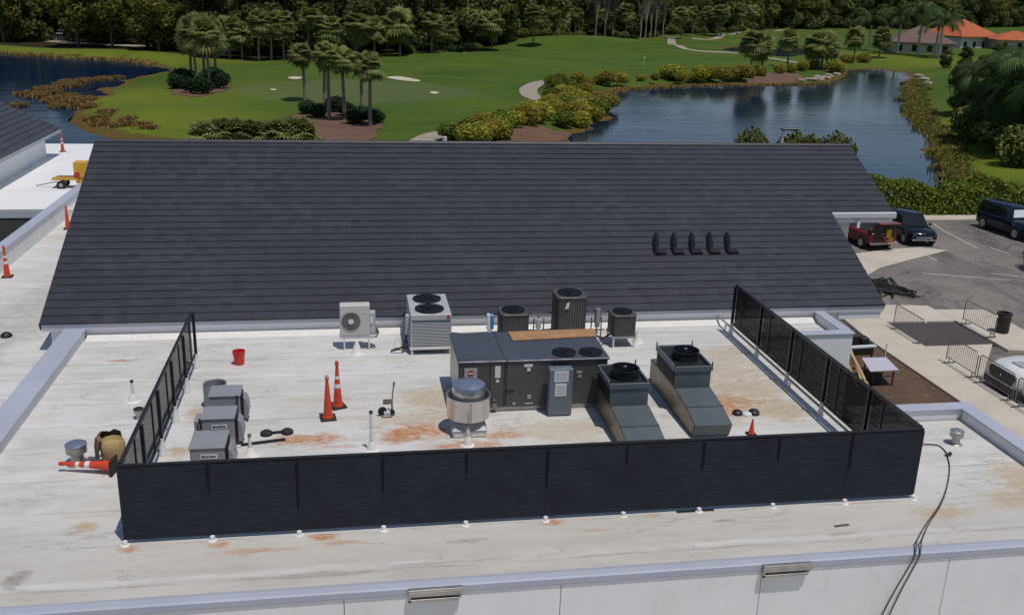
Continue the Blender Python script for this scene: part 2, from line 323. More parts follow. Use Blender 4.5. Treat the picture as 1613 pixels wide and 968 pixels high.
M['leaf_shrub_dark'] = leaf_mat('deep green shrub leaves', (.008, .022, .006), (.022, .058, .014), (.04, .085, .024))
M['leaf_hedge'] = leaf_mat('hedge leaves', (.045, .075, .007), (.175, .215, .014), (.27, .30, .025), .36)
M['reed'] = leaf_mat('dry reeds', (.14, .095, .02), (.30, .195, .05), (.38, .27, .08), .35)
M['reed_green'] = leaf_mat('olive reeds', (.07, .075, .013), (.18, .155, .025), (.26, .20, .05), .35)
M['dead'] = leaf_mat('dead fronds', (.07, .045, .022), (.15, .09, .045), None, .1)

# ------------------------------------------------------------------ mesh helpers
class MB:
    def __init__(s): s.v = []; s.f = []
    def add(s, vs, fs):
        o = len(s.v); s.v += [tuple(x) for x in vs]; s.f += [tuple(o+i for i in f) for f in fs]; return s
    def box(s, x0, x1, y0, y1, z0, z1):
        return s.add([(x0, y0, z0), (x1, y0, z0), (x1, y1, z0), (x0, y1, z0), (x0, y0, z1), (x1, y0, z1), (x1, y1, z1), (x0, y1, z1)],
                     [(3, 2, 1, 0), (4, 5, 6, 7), (0, 1, 5, 4), (1, 2, 6, 5), (2, 3, 7, 6), (3, 0, 4, 7)])
    def hexa(s, p8):
        return s.add(p8, [(3, 2, 1, 0), (4, 5, 6, 7), (0, 1, 5, 4), (1, 2, 6, 5), (2, 3, 7, 6), (3, 0, 4, 7)])
    def prism_x(s, poly, x0, x1):              # poly in (y, z)
        n = len(poly); vs = [(x0, y, z) for y, z in poly]+[(x1, y, z) for y, z in poly]
        return s.add(vs, [tuple(range(n))[::-1], tuple(range(n, 2*n))]+[(i, (i+1) % n, n+(i+1) % n, n+i) for i in range(n)])
    def prism_y(s, poly, y0, y1):              # poly in (x, z)
        n = len(poly); vs = [(x, y0, z) for x, z in poly]+[(x, y1, z) for x, z in poly]
        return s.add(vs, [tuple(range(n)), tuple(range(n, 2*n))[::-1]]+[(n+i, n+(i+1) % n, (i+1) % n, i) for i in range(n)])
    def prism_z(s, poly, z0, z1):
        n = len(poly); vs = [(p[0], p[1], z0) for p in poly]+[(p[0], p[1], z1) for p in poly]
        return s.add(vs, [tuple(range(n))[::-1], tuple(range(n, 2*n))]+[(i, (i+1) % n, n+(i+1) % n, n+i) for i in range(n)])
    def cyl(s, p, q, r0, r1=None, n=16, cap=True):
        r1 = r0 if r1 is None else r1; p = Vector(p); q = Vector(q); d = (q-p).normalized()
        a = d.orthogonal().normalized(); b = d.cross(a); vs = []
        for c, r in ((p, r0), (q, r1)):
            for i in range(n): t = 2*math.pi*i/n; vs.append(c+a*math.cos(t)*r+b*math.sin(t)*r)
        fs = [(i, (i+1) % n, n+(i+1) % n, n+i) for i in range(n)]
        if cap: fs += [tuple(range(n))[::-1], tuple(range(n, 2*n))]
        return s.add(vs, fs)
    def bar(s, p, q, wd=.04, h=None):
        h = h or wd; p = Vector(p); q = Vector(q); d = (q-p).normalized()
        a = d.cross(Vector((0, 0, 1))); a = a.normalized() if a.length > 1e-4 else Vector((1, 0, 0)); b = a.cross(d)
        a = a*wd/2; b = b*h/2
        return s.hexa([p-a-b, p+a-b, q+a-b, q-a-b, p-a+b, p+a+b, q+a+b, q-a+b])
    def tube(s, pts, r, n=8):
        pts = [Vector(p) for p in pts]; vs = []; fs = []; rr = r if isinstance(r, (list, tuple)) else [r]*len(pts)
        up = None
        for i, p in enumerate(pts):
            d = (pts[min(i+1, len(pts)-1)]-pts[max(i-1, 0)]).normalized()
            a = d.orthogonal().normalized() if up is None else (up-d*up.dot(d)).normalized()
            up = a; b = d.cross(a)
            for j in range(n): t = 2*math.pi*j/n; vs.append(p+(a*math.cos(t)+b*math.sin(t))*rr[i])
        for i in range(len(pts)-1):
            for j in range(n): fs.append((i*n+j, i*n+(j+1) % n, (i+1)*n+(j+1) % n, (i+1)*n+j))
        fs += [tuple(range(n))[::-1], tuple(range((len(pts)-1)*n, len(pts)*n))]
        return s.add(vs, fs)
    def lathe(s, prof, c=(0, 0, 0), n=24, cap=True):   # prof: (r, z)
        vs = []; fs = []
        for r, z in prof:
            for j in range(n): t = 2*math.pi*j/n; vs.append((c[0]+r*math.cos(t), c[1]+r*math.sin(t), c[2]+z))
        for i in range(len(prof)-1):
            for j in range(n): fs.append((i*n+j, i*n+(j+1) % n, (i+1)*n+(j+1) % n, (i+1)*n+j))
        if cap: fs += [tuple(range(n))[::-1], tuple(range((len(prof)-1)*n, len(prof)*n))]
        return s.add(vs, fs)
    def xf(s, mat):
        s.v = [tuple(mat @ Vector(x)) for x in s.v]; return s
    def build(s, name, mat, parent=None, bevel=0., smooth=False, local=False):
        me = bpy.data.meshes.new(name)
        vs = s.v
        org = Vector((0, 0, 0))
        if parent is not None and not local:
            q = parent
            while q is not None: org = org+q.location; q = q.parent
            vs = [(x[0]-org.x, x[1]-org.y, x[2]-org.z) for x in vs]
        me.from_pydata(vs, [], s.f)
        if bevel:
            bm = bmesh.new(); bm.from_mesh(me); bmesh.ops.recalc_face_normals(bm, faces=bm.faces)
            ed = [e for e in bm.edges if len(e.link_faces) == 2 and e.calc_face_angle(0) > .5]
            bmesh.ops.bevel(bm, geom=ed, offset=bevel, segments=1, affect='EDGES', clamp_overlap=True)
            bm.to_mesh(me); bm.free()
        else:
            bm = bmesh.new(); bm.from_mesh(me); bmesh.ops.recalc_face_normals(bm, faces=bm.faces); bm.to_mesh(me); bm.free()
        if smooth:
            me.polygons.foreach_set('use_smooth', [True]*len(me.polygons))
            try: me.set_sharp_from_angle(angle=R(40))
            except Exception: pass
        me.materials.append(M[mat] if isinstance(mat, str) else mat)
        o = bpy.data.objects.new(name, me); col.objects.link(o)
        if parent is not None: o.parent = parent
        return o
def tag(o, label=None, cat=None, group=None, kind=None):
    if label: o['label'] = label
    if cat: o['category'] = cat
    if group: o['group'] = group
    if kind: o['kind'] = kind
    return o
def thing(name, label, cat, loc=(0, 0, 0), rz=0, group=None):
    o = bpy.data.objects.new(name, None); col.objects.link(o); o.location = loc; o.rotation_euler = (0, 0, rz); o.empty_display_size = .3
    return tag(o, label, cat, group)
def solo(mb, name, mat, label, cat, loc, group=None, **kw):
    "a thing that is one mesh: verts given in world, origin moved to loc"
    mb.v = [(x[0]-loc[0], x[1]-loc[1], x[2]-loc[2]) for x in mb.v]
    o = mb.build(name, mat, None, **kw); o.location = loc
    return tag(o, label, cat, group)
def struct(o): o['kind'] = 'structure'; return o
def dup(root, loc, rz=0, scale=1., label=None, group=None):
    r = root.copy(); col.objects.link(r); r.location = loc; r.rotation_euler = (0, 0, rz)
    r.scale = scale if hasattr(scale, '__len__') else (scale,)*3
    if label: r['label'] = label
    if group: r['group'] = group
    for ch in root.children:
        c = ch.copy(); col.objects.link(c); c.parent = r
        for g in ch.children:
            d = g.copy(); col.objects.link(d); d.parent = c
    return r

# ================================================================== TERRAIN, WATER
GZ = -4.4; WZ = -5.1
def PW(pts, z): return np.array([G(x, y, z)[:2] for x, y in pts])
POND = np.vstack([PW([(240, 221), (180, 209), (125, 192), (105, 177), (118, 163), (140, 152), (160, 140), (200, 122), (235, 117), (262, 110), (235, 103), (190, 97), (130, 93), (60, 89), (0, 83), (-150, 70), (-150, 240)], WZ), [(-60, 66), (-15, 66), (-14, 85)]])
LAKE = np.vstack([PW([(880, 232), (903, 222), (926, 203), (955, 186), (964, 176), (958, 165), (938, 157), (948, 149), (985, 140), (1060, 135.5), (1130, 133.5), (1200, 133), (1262, 132), (1308, 131), (1322, 124), (1332, 112), (1350, 109), (1385, 109), (1420, 114), (1436, 122), (1428, 135), (1421, 160), (1426, 182), (1444, 200), (1462, 222), (1468, 245), (1478, 270), (1488, 296), (1402, 314)], WZ), [(30, 66), (22, 70), (21, 85)]])
FARP = PW([(1136, 82), (1150, 75), (1200, 70), (1255, 74), (1270, 84), (1240, 91), (1185, 87)], WZ)
def sdist(P, poly):
    "signed distance, negative inside"
    x, y = P[:, 0], P[:, 1]; n = len(poly); d = np.full(len(P), 1e9); ins = np.zeros(len(P), bool)
    for i in range(n):
        a = poly[i]; b = poly[(i+1) % n]; e = b-a; wv = P-a
        t = np.clip((wv@e)/(e@e), 0, 1); q = wv-t[:, None]*e; d = np.minimum(d, (q**2).sum(1))
        c = (a[1] > y) != (b[1] > y)
        with np.errstate(divide='ignore', invalid='ignore'): xi = (b[0]-a[0])*(y-a[1])/(b[1]-a[1]+1e-12)+a[0]
        ins ^= c & (x < xi)
    d = np.sqrt(d); return np.where(ins, -d, d)
WOODLINE = [(-300, 62), (0, 70), (150, 77), (290, 87), (350, 92), (480, 95), (560, 90), (690, 86), (760, 80), (830, 66), (930, 61), (1050, 58), (1130, 52), (1200, 47), (1290, 44), (1400, 42), (1613, 40)]
WOODP = np.vstack([PW(WOODLINE, GZ), [(900, 420), (900, 3000), (-900, 3000), (-900, 190)]])
MOUNDS = [(860, 72, 1.9, 22, 16), (700, 90, .9, 16, 10), (930, 78, 1.5, 20, 14), (1040, 82, 1.2, 22, 14), (610, 112, .9, 9, 7), (470, 105, .7, 12, 7), (760, 118, .7, 12, 8), (400, 150, .6, 12, 8), (1120, 60, 1.0, 30, 20), (700, 160, .5, 10, 6), (820, 100, .9, 12, 8)]
MW = [(*G(a, b, GZ)[:2], h, sx_, sy_) for a, b, h, sx_, sy_ in MOUNDS]
def hfield(P, full=False):
    x, y = P[:, 0], P[:, 1]
    h = np.full(len(P), GZ)
    flat = np.clip((y-66)/25, 0, 1)
    und = .16*np.sin(x*.11+1.3*np.sin(y*.05))+.14*np.sin(y*.13+1.1*np.sin(x*.06))+.08*np.sin(x*.31+y*.22)
    h += und*flat
    for a, b, hh, s1, s2 in MW: h += hh*np.exp(-((x-a)/s1)**2-((y-b)/s2)**2)
    wob = .9*np.sin(x*.45+.7*np.sin(y*.3))+.7*np.sin(y*.5+x*.2)+.4*np.sin(x*1.3)*np.sin(y*1.1)
    d = np.minimum(np.minimum(sdist(P, POND), sdist(P, LAKE)), sdist(P, FARP))
    dw = d+wob*.8
    s = np.clip(dw/7., 0, 1); s = s*s*(3-2*s)
    h = np.where(dw > 0, WZ+.03+(h-WZ-.03)*s, WZ-.03-np.minimum(1.3, -dw*.35))
    return (h, d, dw) if full else h
xs = np.concatenate([np.arange(-900, -160, 60), np.arange(-160, 340, 1.6), np.arange(340, 1400, 60)])
ys = np.concatenate([np.arange(-120, 20, 20), np.arange(20, 170, 1.1), np.arange(170, 460, 2.4), np.arange(460, 2600, 70)])
XX, YY = np.meshgrid(xs, ys); PP = np.stack([XX.ravel(), YY.ravel()], 1)
hh, dd, dwv = hfield(PP, True)
me = bpy.data.meshes.new('ground'); nx, ny = len(xs), len(ys)
ii = (np.arange(ny-1)[:, None]*nx+np.arange(nx-1)[None]).ravel()
me.from_pydata(np.column_stack([PP, hh]).tolist(), [], np.stack([ii, ii+1, ii+1+nx, ii+nx], 1).tolist())
me.polygons.foreach_set('use_smooth', [True]*len(me.polygons))
ca = me.color_attributes.new('cover', 'FLOAT_COLOR', 'POINT')
def sstep(a, b, v): t = np.clip((v-a)/(b-a), 0, 1); return t*t*(3-2*t)
shore = 1-sstep(.5, 2.8, dwv)
shore = np.where(PP[:, 1] < 62, 0, shore)
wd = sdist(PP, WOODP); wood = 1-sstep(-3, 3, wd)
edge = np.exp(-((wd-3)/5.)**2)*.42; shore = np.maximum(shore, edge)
gc = G(560, 145, GZ); gx, gy = (PP[:, 0]-gc.x)/19, (PP[:, 1]-gc.y)/17
green = 1-sstep(.8, 1.0, np.sqrt(gx**2+gy**2))
lawn = np.zeros(len(PP))
for px, py, r_ in ((185, 150, 16), (250, 190, 14), (130, 82, 26), (30, 76, 24), (230, 90, 22), (1545, 195, 12), (1560, 262, 10), (1480, 100, 22), (1580, 235, 12), (1400, 90, 26), (400, 215, 8)):
    q = G(px, py, GZ); lawn = np.maximum(lawn, np.exp(-((PP[:, 0]-q.x)**2+(PP[:, 1]-q.y)**2)/r_**2))
cd = np.column_stack([shore, green, wood, lawn]).astype(np.float32)
ca.data.foreach_set('color', cd.ravel())
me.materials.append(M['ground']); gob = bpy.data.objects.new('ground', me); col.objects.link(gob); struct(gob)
def hz(x, y): return float(hfield(np.array([[x, y]]))[0])
def GT(px, py):
    "terrain point under a photograph pixel"
    p = G(px, py, GZ)
    for _ in range(4): p = G(px, py, hz(p.x, p.y))
    return p
def sheet(name, poly, z, mat, thick=None, grow=0):
    mb = MB()
    if thick: mb.prism_z([(p[0], p[1]) for p in poly], z-thick, z)
    else: mb.add([(p[0], p[1], z) for p in poly], [tuple(range(len(poly)))])
    return mb.build(name, mat, bevel=.015 if thick else 0)
def grow(poly, k):
    c = poly.mean(0); v = poly-c; return c+v*(1+k/np.linalg.norm(v, axis=1)[:, None])
struct(sheet('pond', grow(POND, 7), WZ, 'pond')); struct(sheet('lake', grow(LAKE, 7), WZ, 'lake')); struct(sheet('far_pond', grow(FARP, 7), WZ, 'lake'))
def drape(name, pts, mat, lift=.05, rings=6, seg=40, jit=.06):
    "patch lying on the turf: star shaped outline given in pixels"
    P = np.array([GT(x, y)[:2] for x, y in pts]); c = P.mean(0); n = len(P); vs = []; fs = []
    o = []
    for k in range(seg):
        t = k/seg*n; i = int(t); f = t-i
        p0, p1, p2, p3 = P[(i-1) % n], P[i % n], P[(i+1) % n], P[(i+2) % n]
        o.append(.5*((2*p1)+(-p0+p2)*f+(2*p0-5*p1+4*p2-p3)*f*f+(-p0+3*p1-3*p2+p3)*f**3))
    o = np.array(o); o = c+(o-c)*(1+rng.normal(0, jit, seg))[:, None]
    for r in range(1, rings+1):
        q = c+(o-c)*r/rings; h = hfield(q)
        vs += [(q[j, 0], q[j, 1], h[j]+lift) for j in range(seg)]
    vs.append((c[0], c[1], hz(*c)+lift)); ci = len(vs)-1
    for j in range(seg):
        fs.append((ci, j, (j+1) % seg))
        for r in range(rings-1): fs.append((r*seg+j, (r+1)*seg+j, (r+1)*seg+(j+1) % seg, r*seg+(j+1) % seg))
    return struct(MB().add(vs, fs).build(name, mat, smooth=True))
def ribbon(name, pts, wd, mat, lift=.06):
    P = [GT(x, y).xy for x, y in pts]; q = []
    for i in range(len(P)-1):
        p0, p1, p2, p3 = P[max(i-1, 0)], P[i], P[i+1], P[min(i+2, len(P)-1)]
        for k in range(8):
            f = k/8; q.append(.5*((2*p1)+(-p0+p2)*f+(2*p0-5*p1+4*p2-p3)*f*f+(-p0+3*p1-3*p2+p3)*f**3))
    q.append(P[-1]); vs = []; fs = []
    for i, p in enumerate(q):
        d = (q[min(i+1, len(q)-1)]-q[max(i-1, 0)]).normalized(); nrm = Vector((-d.y, d.x))
        for k in (-1, -.33, .33, 1): e = p+nrm*wd/2*k; vs.append((e.x, e.y, hz(e.x, e.y)+lift))
    for i in range(len(q)-1):
        for k in range(3): fs.append((i*4+k, i*4+k+1, i*4+k+5, i*4+k+4))
    return struct(MB().add(vs, fs).build(name, mat, smooth=True))
ribbon('cart_path', [(655, 231), (672, 219), (690, 212), (712, 208), (735, 204)], 2.6, 'path')
ribbon('cart_path', [(872, 164), (852, 158), (835, 150), (833, 140), (846, 132), (866, 128)], 2.6, 'path')
ribbon('cart_path', [(1058, 60), (1058, 68), (1070, 76), (1095, 81), (1150, 85), (1200, 90), (1250, 98), (1280, 106)], 2.6, 'path')
ribbon('cart_path', [(1090, 62), (1130, 57), (1160, 52), (1210, 49), (1260, 47)], 2.6, 'path')
ribbon('road', [(-40, 58), (30, 62), (100, 66), (180, 71), (240, 74)], 5, 'path')
drape('sand_bunker', [(609, 122), (630, 121), (662, 127), (655, 129), (625, 126)], 'sand', jit=.03)
drape('sand_bunker', [(453, 123), (465, 121), (478, 123), (465, 125.5)], 'sand', jit=.03)
drape('sand_bunker', [(425, 141.5), (431, 140.5), (436, 142), (430, 143)], 'sand', jit=.03)
drape('sand_bunker', [(677, 146), (684, 144.5), (692, 146.5), (684, 148.5)], 'sand', jit=.03)
drape('mulch_bed', [(270, 146), (290, 152), (320, 152), (355, 143), (362, 132), (330, 126), (285, 130)], 'mulch_red')
drape('mulch_bed', [(455, 182), (452, 196), (470, 210), (510, 224), (580, 226), (600, 205), (598, 190), (560, 182), (500, 176)], 'mulch_red')
drape('mulch_bed', [(1170, 131), (1200, 130), (1250, 127), (1262, 119), (1225, 114), (1185, 119)], 'mulch_red')
drape('mulch_bed', [(800, 205), (845, 200), (885, 208), (900, 214), (870, 225), (820, 228), (780, 226)], 'mulch_red')

# ================================================================== PARKING AND WALKS (ground level, right of the building)
P4 = lambda pts, z=GZ: [tuple(G(x, y, GZ)[:2]) for x, y in pts]
struct(sheet('parking_lot', [(15, 20), (75, 10), (75, 58), (36, 58.2), (20, 60), (16, 45)], GZ+.06, 'asphalt'))
struct(sheet('walkway', [(21.75, 14), (23.75, 14), (23.75, 41.0), (22.2, 41.0), (21.75, 36)], GZ+.20, 'concrete', .2))
struct(sheet('walkway', [(23.754, 31.6), (24.2, 31.6), (26.9, 34.9), (23.754, 34.9)], GZ+.19, 'concrete', .2))
struct(sheet('walkway', [(27.15, 34.2), (29.6, 33.6), (29.6, 39.4), (27.15, 39.6)], GZ+.19, 'concrete', .2))
struct(sheet('walkway', [(23.754, 38.05), (27.146, 37.95), (27.146, 40.2), (23.754, 40.6)], GZ+.19, 'concrete', .2))
struct(sheet('planting_bed', [(23.76, 34.906), (27.14, 34.906), (27.14, 37.9), (23.76, 38.0)], GZ+.13, 'mulch_dark'))
struct(sheet('planting_bed', [(14.4, 18), (21.745, 18), (21.745, 37.2), (14.4, 37.2)], GZ+.10, 'mulch'))
struct(sheet('concrete_apron', P4([(1340, 402), (1400, 394), (1450, 391), (1492, 396), (1432, 411), (1385, 424), (1350, 446)]), GZ+.075, 'concrete'))
struct(sheet('sidewalk', [(35.5, 58.0), (52, 58.0), (52, 59.2), (35.5, 59.4)], GZ+.17, 'concrete', .15))
kb = MB(); kb.box(35.5, 60, 57.75, 57.97, GZ-.1, GZ+.21); struct(kb.build('kerb', 'kerb', bevel=.02))
mk = MB()
for a, b in (((1486, 363), (1540, 391)), ((1449, 397), (1476, 410)), ((1452, 430), (1592, 441)), ((1560, 390), (1592, 400)), ((1470, 352), (1486, 363)), ((1560, 430), (1613, 436))):
    p, q = G(*a, GZ+.066), G(*b, GZ+.066); d = (q-p).normalized(); n_ = Vector((-d.y, d.x, 0))*.055
    mk.add([p-n_, q-n_, q+n_, p+n_], [(0, 1, 2, 3)])
mo = mk.build('parking_markings', 'line'); struct(mo)

struct(sheet('bounce_forecourt', [(-60, -40), (60, -40), (60, 10), (21.7, 13.9), (-60, 13.9)], GZ+.05, 'concrete'))  # unseen pale paving added to bounce light onto the front wall

# ================================================================== CLUB BUILDING
B = thing('club_building', 'low white club building with flat coated roof decks and a long charcoal tiled gable roof', 'building', (3, 14, -4.4))
d = MB()
for x0, x1, y0, y1 in ((-7.6, 11.6, 14.104, 26.71), (11.6, 14.4, 14.104, 19.25), (11.6, 14.19, 24.95, 26.71), (-30, -4, 43.25, 61.2)):
    d.box(x0, x1, y0, y1, -.35, 0)
d.box(-12, -7.604, 14.104, 43.24, -.7, -.35)
d.build('roof_deck', 'deck', B)
cl = MB(); cl.box(-30, -12.3, 43.2, 47.2, .004, .012); cl.box(-30, -4, 47.2, 61.2, .004, .02); cl.build('upper_deck_coating', 'upper_white', B)
# front wall in panels with open joints
jx = [-14.9, -11.2, -7.55, -3.9, -.25, 3.4, 7.03, 10.66, 14.75]
for a, b in zip(jx[:-1], jx[1:]): MB().box(a+.006, b-.006, 13.84, 14.1, -4.4, -.06).build('wall_panel', 'white_wall', B, bevel=.004)
MB().box(-14.9, 14.75, 13.9, 14.14, -4.3, -.35).build('wall_backing', 'dark_unit', B)
cp = MB(); cp.prism_x([(13.835, -.055), (13.81, -.055), (13.81, .05), (13.85, .066), (14.0, .062), (14.14, .010), (14.14, .004), (13.835, .004)], -14.9, 14.75); cp.build('front_coping', 'coping', B)
cw = MB(); cw.box(-14.9, 14.75, 13.825, 13.838, -.078, -.058); cw.build('drip_edge', 'fascia', B)
for a, b in ((.8, 1.7), (7.0, 7.91)):
    s = MB().box(a, b, 13.72, 13.807, .03, .07).box(a, b, 13.72, 13.73, -.06, .03).box(a, b-.06, 13.73, 13.755, -.17, -.115).box(a, a+.04, 13.73, 13.807, -.17, .03)
    so = s.build('scupper', 'galv', B, bevel=.005)
    MB().box(a+.045, b-.02, 13.77, 13.805, -.15, .02).build('opening', 'steel', so)
# parapets with metal coping
def parapet(x0, x1, y0, y1, z0, z1, over=.04):
    MB().box(x0, x1, y0, y1, z0, z1-.03).build('parapet', 'white_wall', B)
    MB().box(x0-over, x1+over, y0-over, y1+over, z1-.028, z1+.02).build('coping', 'coping', B, bevel=.01)
parapet(-7.8, -7.3, 14.31, 26.62, -.348, .28)
parapet(14.4, 14.72, 14.31, 19.25, -4.4, .28); parapet(11.6, 14.72, 19.31, 19.6, -4.4, .28)
parapet(14.2, 14.46, 25.05, 26.62, -4.4, .28); parapet(11.6, 14.46, 24.72, 24.96, -4.4, .26)
parapet(-12.35, -12.0, 20, 47.1, -4.4, .38)
MB().box(11.3, 11.59, 19.6, 24.7, -4.4, -.01).build('wall', 'white_wall', B)
MB().box(14.06, 14.39, 14.15, 19.3, -4.4, -.36).build('wall', 'white_wall', B)
cf = MB(); cf.prism_x([(26.715, .004), (26.4, .004), (26.715, .12)], -7.25, 14.15); cf.build('cant_strip', 'boot', B)
# courtyard void on the left, its shade put into the black floor colour
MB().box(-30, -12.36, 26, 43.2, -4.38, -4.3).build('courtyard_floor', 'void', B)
MB().box(-30, -12.36, 43.15, 43.24, -4.4, -.36).build('wall', 'dark_unit', B); MB().box(-30, -12.36, 43.12, 43.19, -.34, -.02).build('deck_fascia', 'fascia', B)
# gable mass
EV, EZ, RV, RZ = 26.60, .465, 34.46, 4.245; SL = (RZ-EZ)/(RV-EV); back = 2*RV-EV
gm = MB(); gm.prism_x([(26.72, -4.4), (26.72, .43), (RV, RZ-.1), (back-.35, .54), (back-.35, -4.4)], -8.2, 15.0); gm.build('wall', 'white_wall', B)
g2 = MB(); g2.prism_x([(31.25, -4.4), (31.25, 2.55), (RV, RZ-.12), (back-4.65, 2.55), (back-4.65, -4.4)], 15.003, 17.5); g2.build('wall', 'white_wall', B)
MB().box(17.0, 17.11, 31.17, 31.245, -4.4, 2.2).build('downspout', 'fascia', B)
roof = MB(); NC = 28
def rp(s, off=0.):                      # point (y, z) a fraction s up the slope, lifted by off along its normal
    n_ = 1/math.hypot(1, SL); return (EV+(RV-EV)*s-SL*n_*off, EZ+(RZ-EZ)*s+n_*off)
for i in range(NC):
    s0, s1 = i/NC, (i+1)/NC
    a, b_, c_, e_ = rp(s0, .036), rp(s1+.006, .010), rp(s1+.006, -.05), rp(s0, -.015)
    xr = 18.85 if rp(s0)[0] > 30.8 else 16.5
    roof.prism_x([a, b_, c_, e_], -8.43, xr)
RO = roof.build('gable_roof', 'tile', B)
bk = MB(); bk.prism_x([(RV, RZ+.02), (back, EZ), (back, EZ-.1), (RV, RZ-.1)], -8.43, 18.85); bk.build('back_slope', 'tile', RO)
rc = MB(); rc.tube([(-8.45, RV, RZ-.02), (18.87, RV, RZ-.02)], .11, 10); rc.build('ridge_cap', 'tile', RO)
MB().box(-8.4, 16.47, 26.63, 26.715, EZ-.22, EZ-.03).build('eave_fascia', 'fascia', B)
MB().prism_x([(30.77, 2.50), (30.67, 2.47), (30.67, 2.32), (30.77, 2.24)], 16.505, 18.91).build('gutter', 'fascia', B)
MB().box(16.52, 18.83, 30.78, 30.85, 2.12, 2.44).build('eave_fascia', 'white_wall', B)
MB().box(17.5, 17.6, 30.71, 30.77, 1.95, 2.25).build('downspout', 'white_wall', B)
for x_ in (-8.445, 16.502):
    s1 = 1 if x_ < 0 else .53
    MB().prism_x([rp(0, -.02), rp(s1, -.02), rp(s1, -.22), rp(0, -.22)], x_-.02 if x_ < 0 else x_-.03, x_+.012 if x_ < 0 else x_-.002).build('rake_board', 'dark_unit', B)
MB().box(15.003, 16.42, 26.66, 26.78, .02, .235).build('eave_beam', 'white_wall', B)
for i in range(5):
    vx = 9.74+i*.61; y_, z_ = rp((28.78-EV)/(RV-EV)); y2, z2 = rp((29.9-EV)/(RV-EV))
    vb = MB(); n_ = 1/math.hypot(1, SL); nv = Vector((0, -SL*n_, n_)); up = Vector((0, n_, SL*n_)); c0 = Vector((vx, (y_+y2)/2, (z_+z2)/2))
    rows = []
    for a in range(9):
        t = math.pi*a/8
        for k in range(7):
            u_ = -math.pi/2+math.pi*k/6
            rows.append(c0+up*(-.55*math.cos(t))+Vector((1, 0, 0))*(-.13*math.cos(t)+.115*math.sin(t)*math.sin(u_))+nv*(.02+.26*math.sin(t)*math.cos(u_)))
    vb.add(rows, [(a*7+k, a*7+k+1, (a+1)*7+k+1, (a+1)*7+k) for a in range(8) for k in range(6)])
    fl = c0+up*-.40+Vector((-.06, 0, 0))
    vb.hexa([fl+Vector((-.05, 0, 0))-up*.14+nv*.03, fl+Vector((.30, 0, 0))-up*.14+nv*.03, fl+Vector((.30, 0, 0))+up*.08+nv*.03, fl+Vector((-.05, 0, 0))+up*.08+nv*.03,
             fl+Vector((-.05, 0, 0))-up*.14+nv*.13, fl+Vector((.28, 0, 0))-up*.12+nv*.10, fl+Vector((.28, 0, 0))+up*.06+nv*.08, fl+Vector((-.05, 0, 0))+up*.08+nv*.13])
    vb.build('roof_vent', 'black_metal', RO, smooth=True)
MB().cyl((3.39, 34.9, 3.9), (3.39, 34.9, 4.42), .08).build('vent_pipe', 'pvc', RO)
# left gable over the upper deck
lf = MB()
for i in range(16):
    x0 = -15.72-i*.33; x1 = x0-.345; z0 = 1.5+i*.33*SL; z1 = 1.5+(i+1.02)*.33*SL
    lf.prism_y([(x0, z0+.045), (x0, z0-.03), (x1, z1-.06), (x1, z1+.008)], 44.5, 57.1)
LR = lf.build('gable_roof', 'tile_left', B)
MB().box(-15.83, -15.76, 44.5, 57.05, 1.27, 1.465).build('eave_fascia', 'fascia', B)
lw = MB(); lw.prism_y([(-16.45, .02), (-16.45, 1.25), (-15.84, 1.25), (-15.84, 1.29), (-16.5, 1.70), (-21., 3.9), (-21, .02)], 45.2, 56.6); lw.build('wall', 'white_wall', B)
MB().prism_y([(-15.72, 1.47), (-21, 1.47+5.28*SL), (-21, 1.27+5.28*SL), (-15.72, 1.27)], 57.0, 57.08).build('rake_board', 'fascia', B)

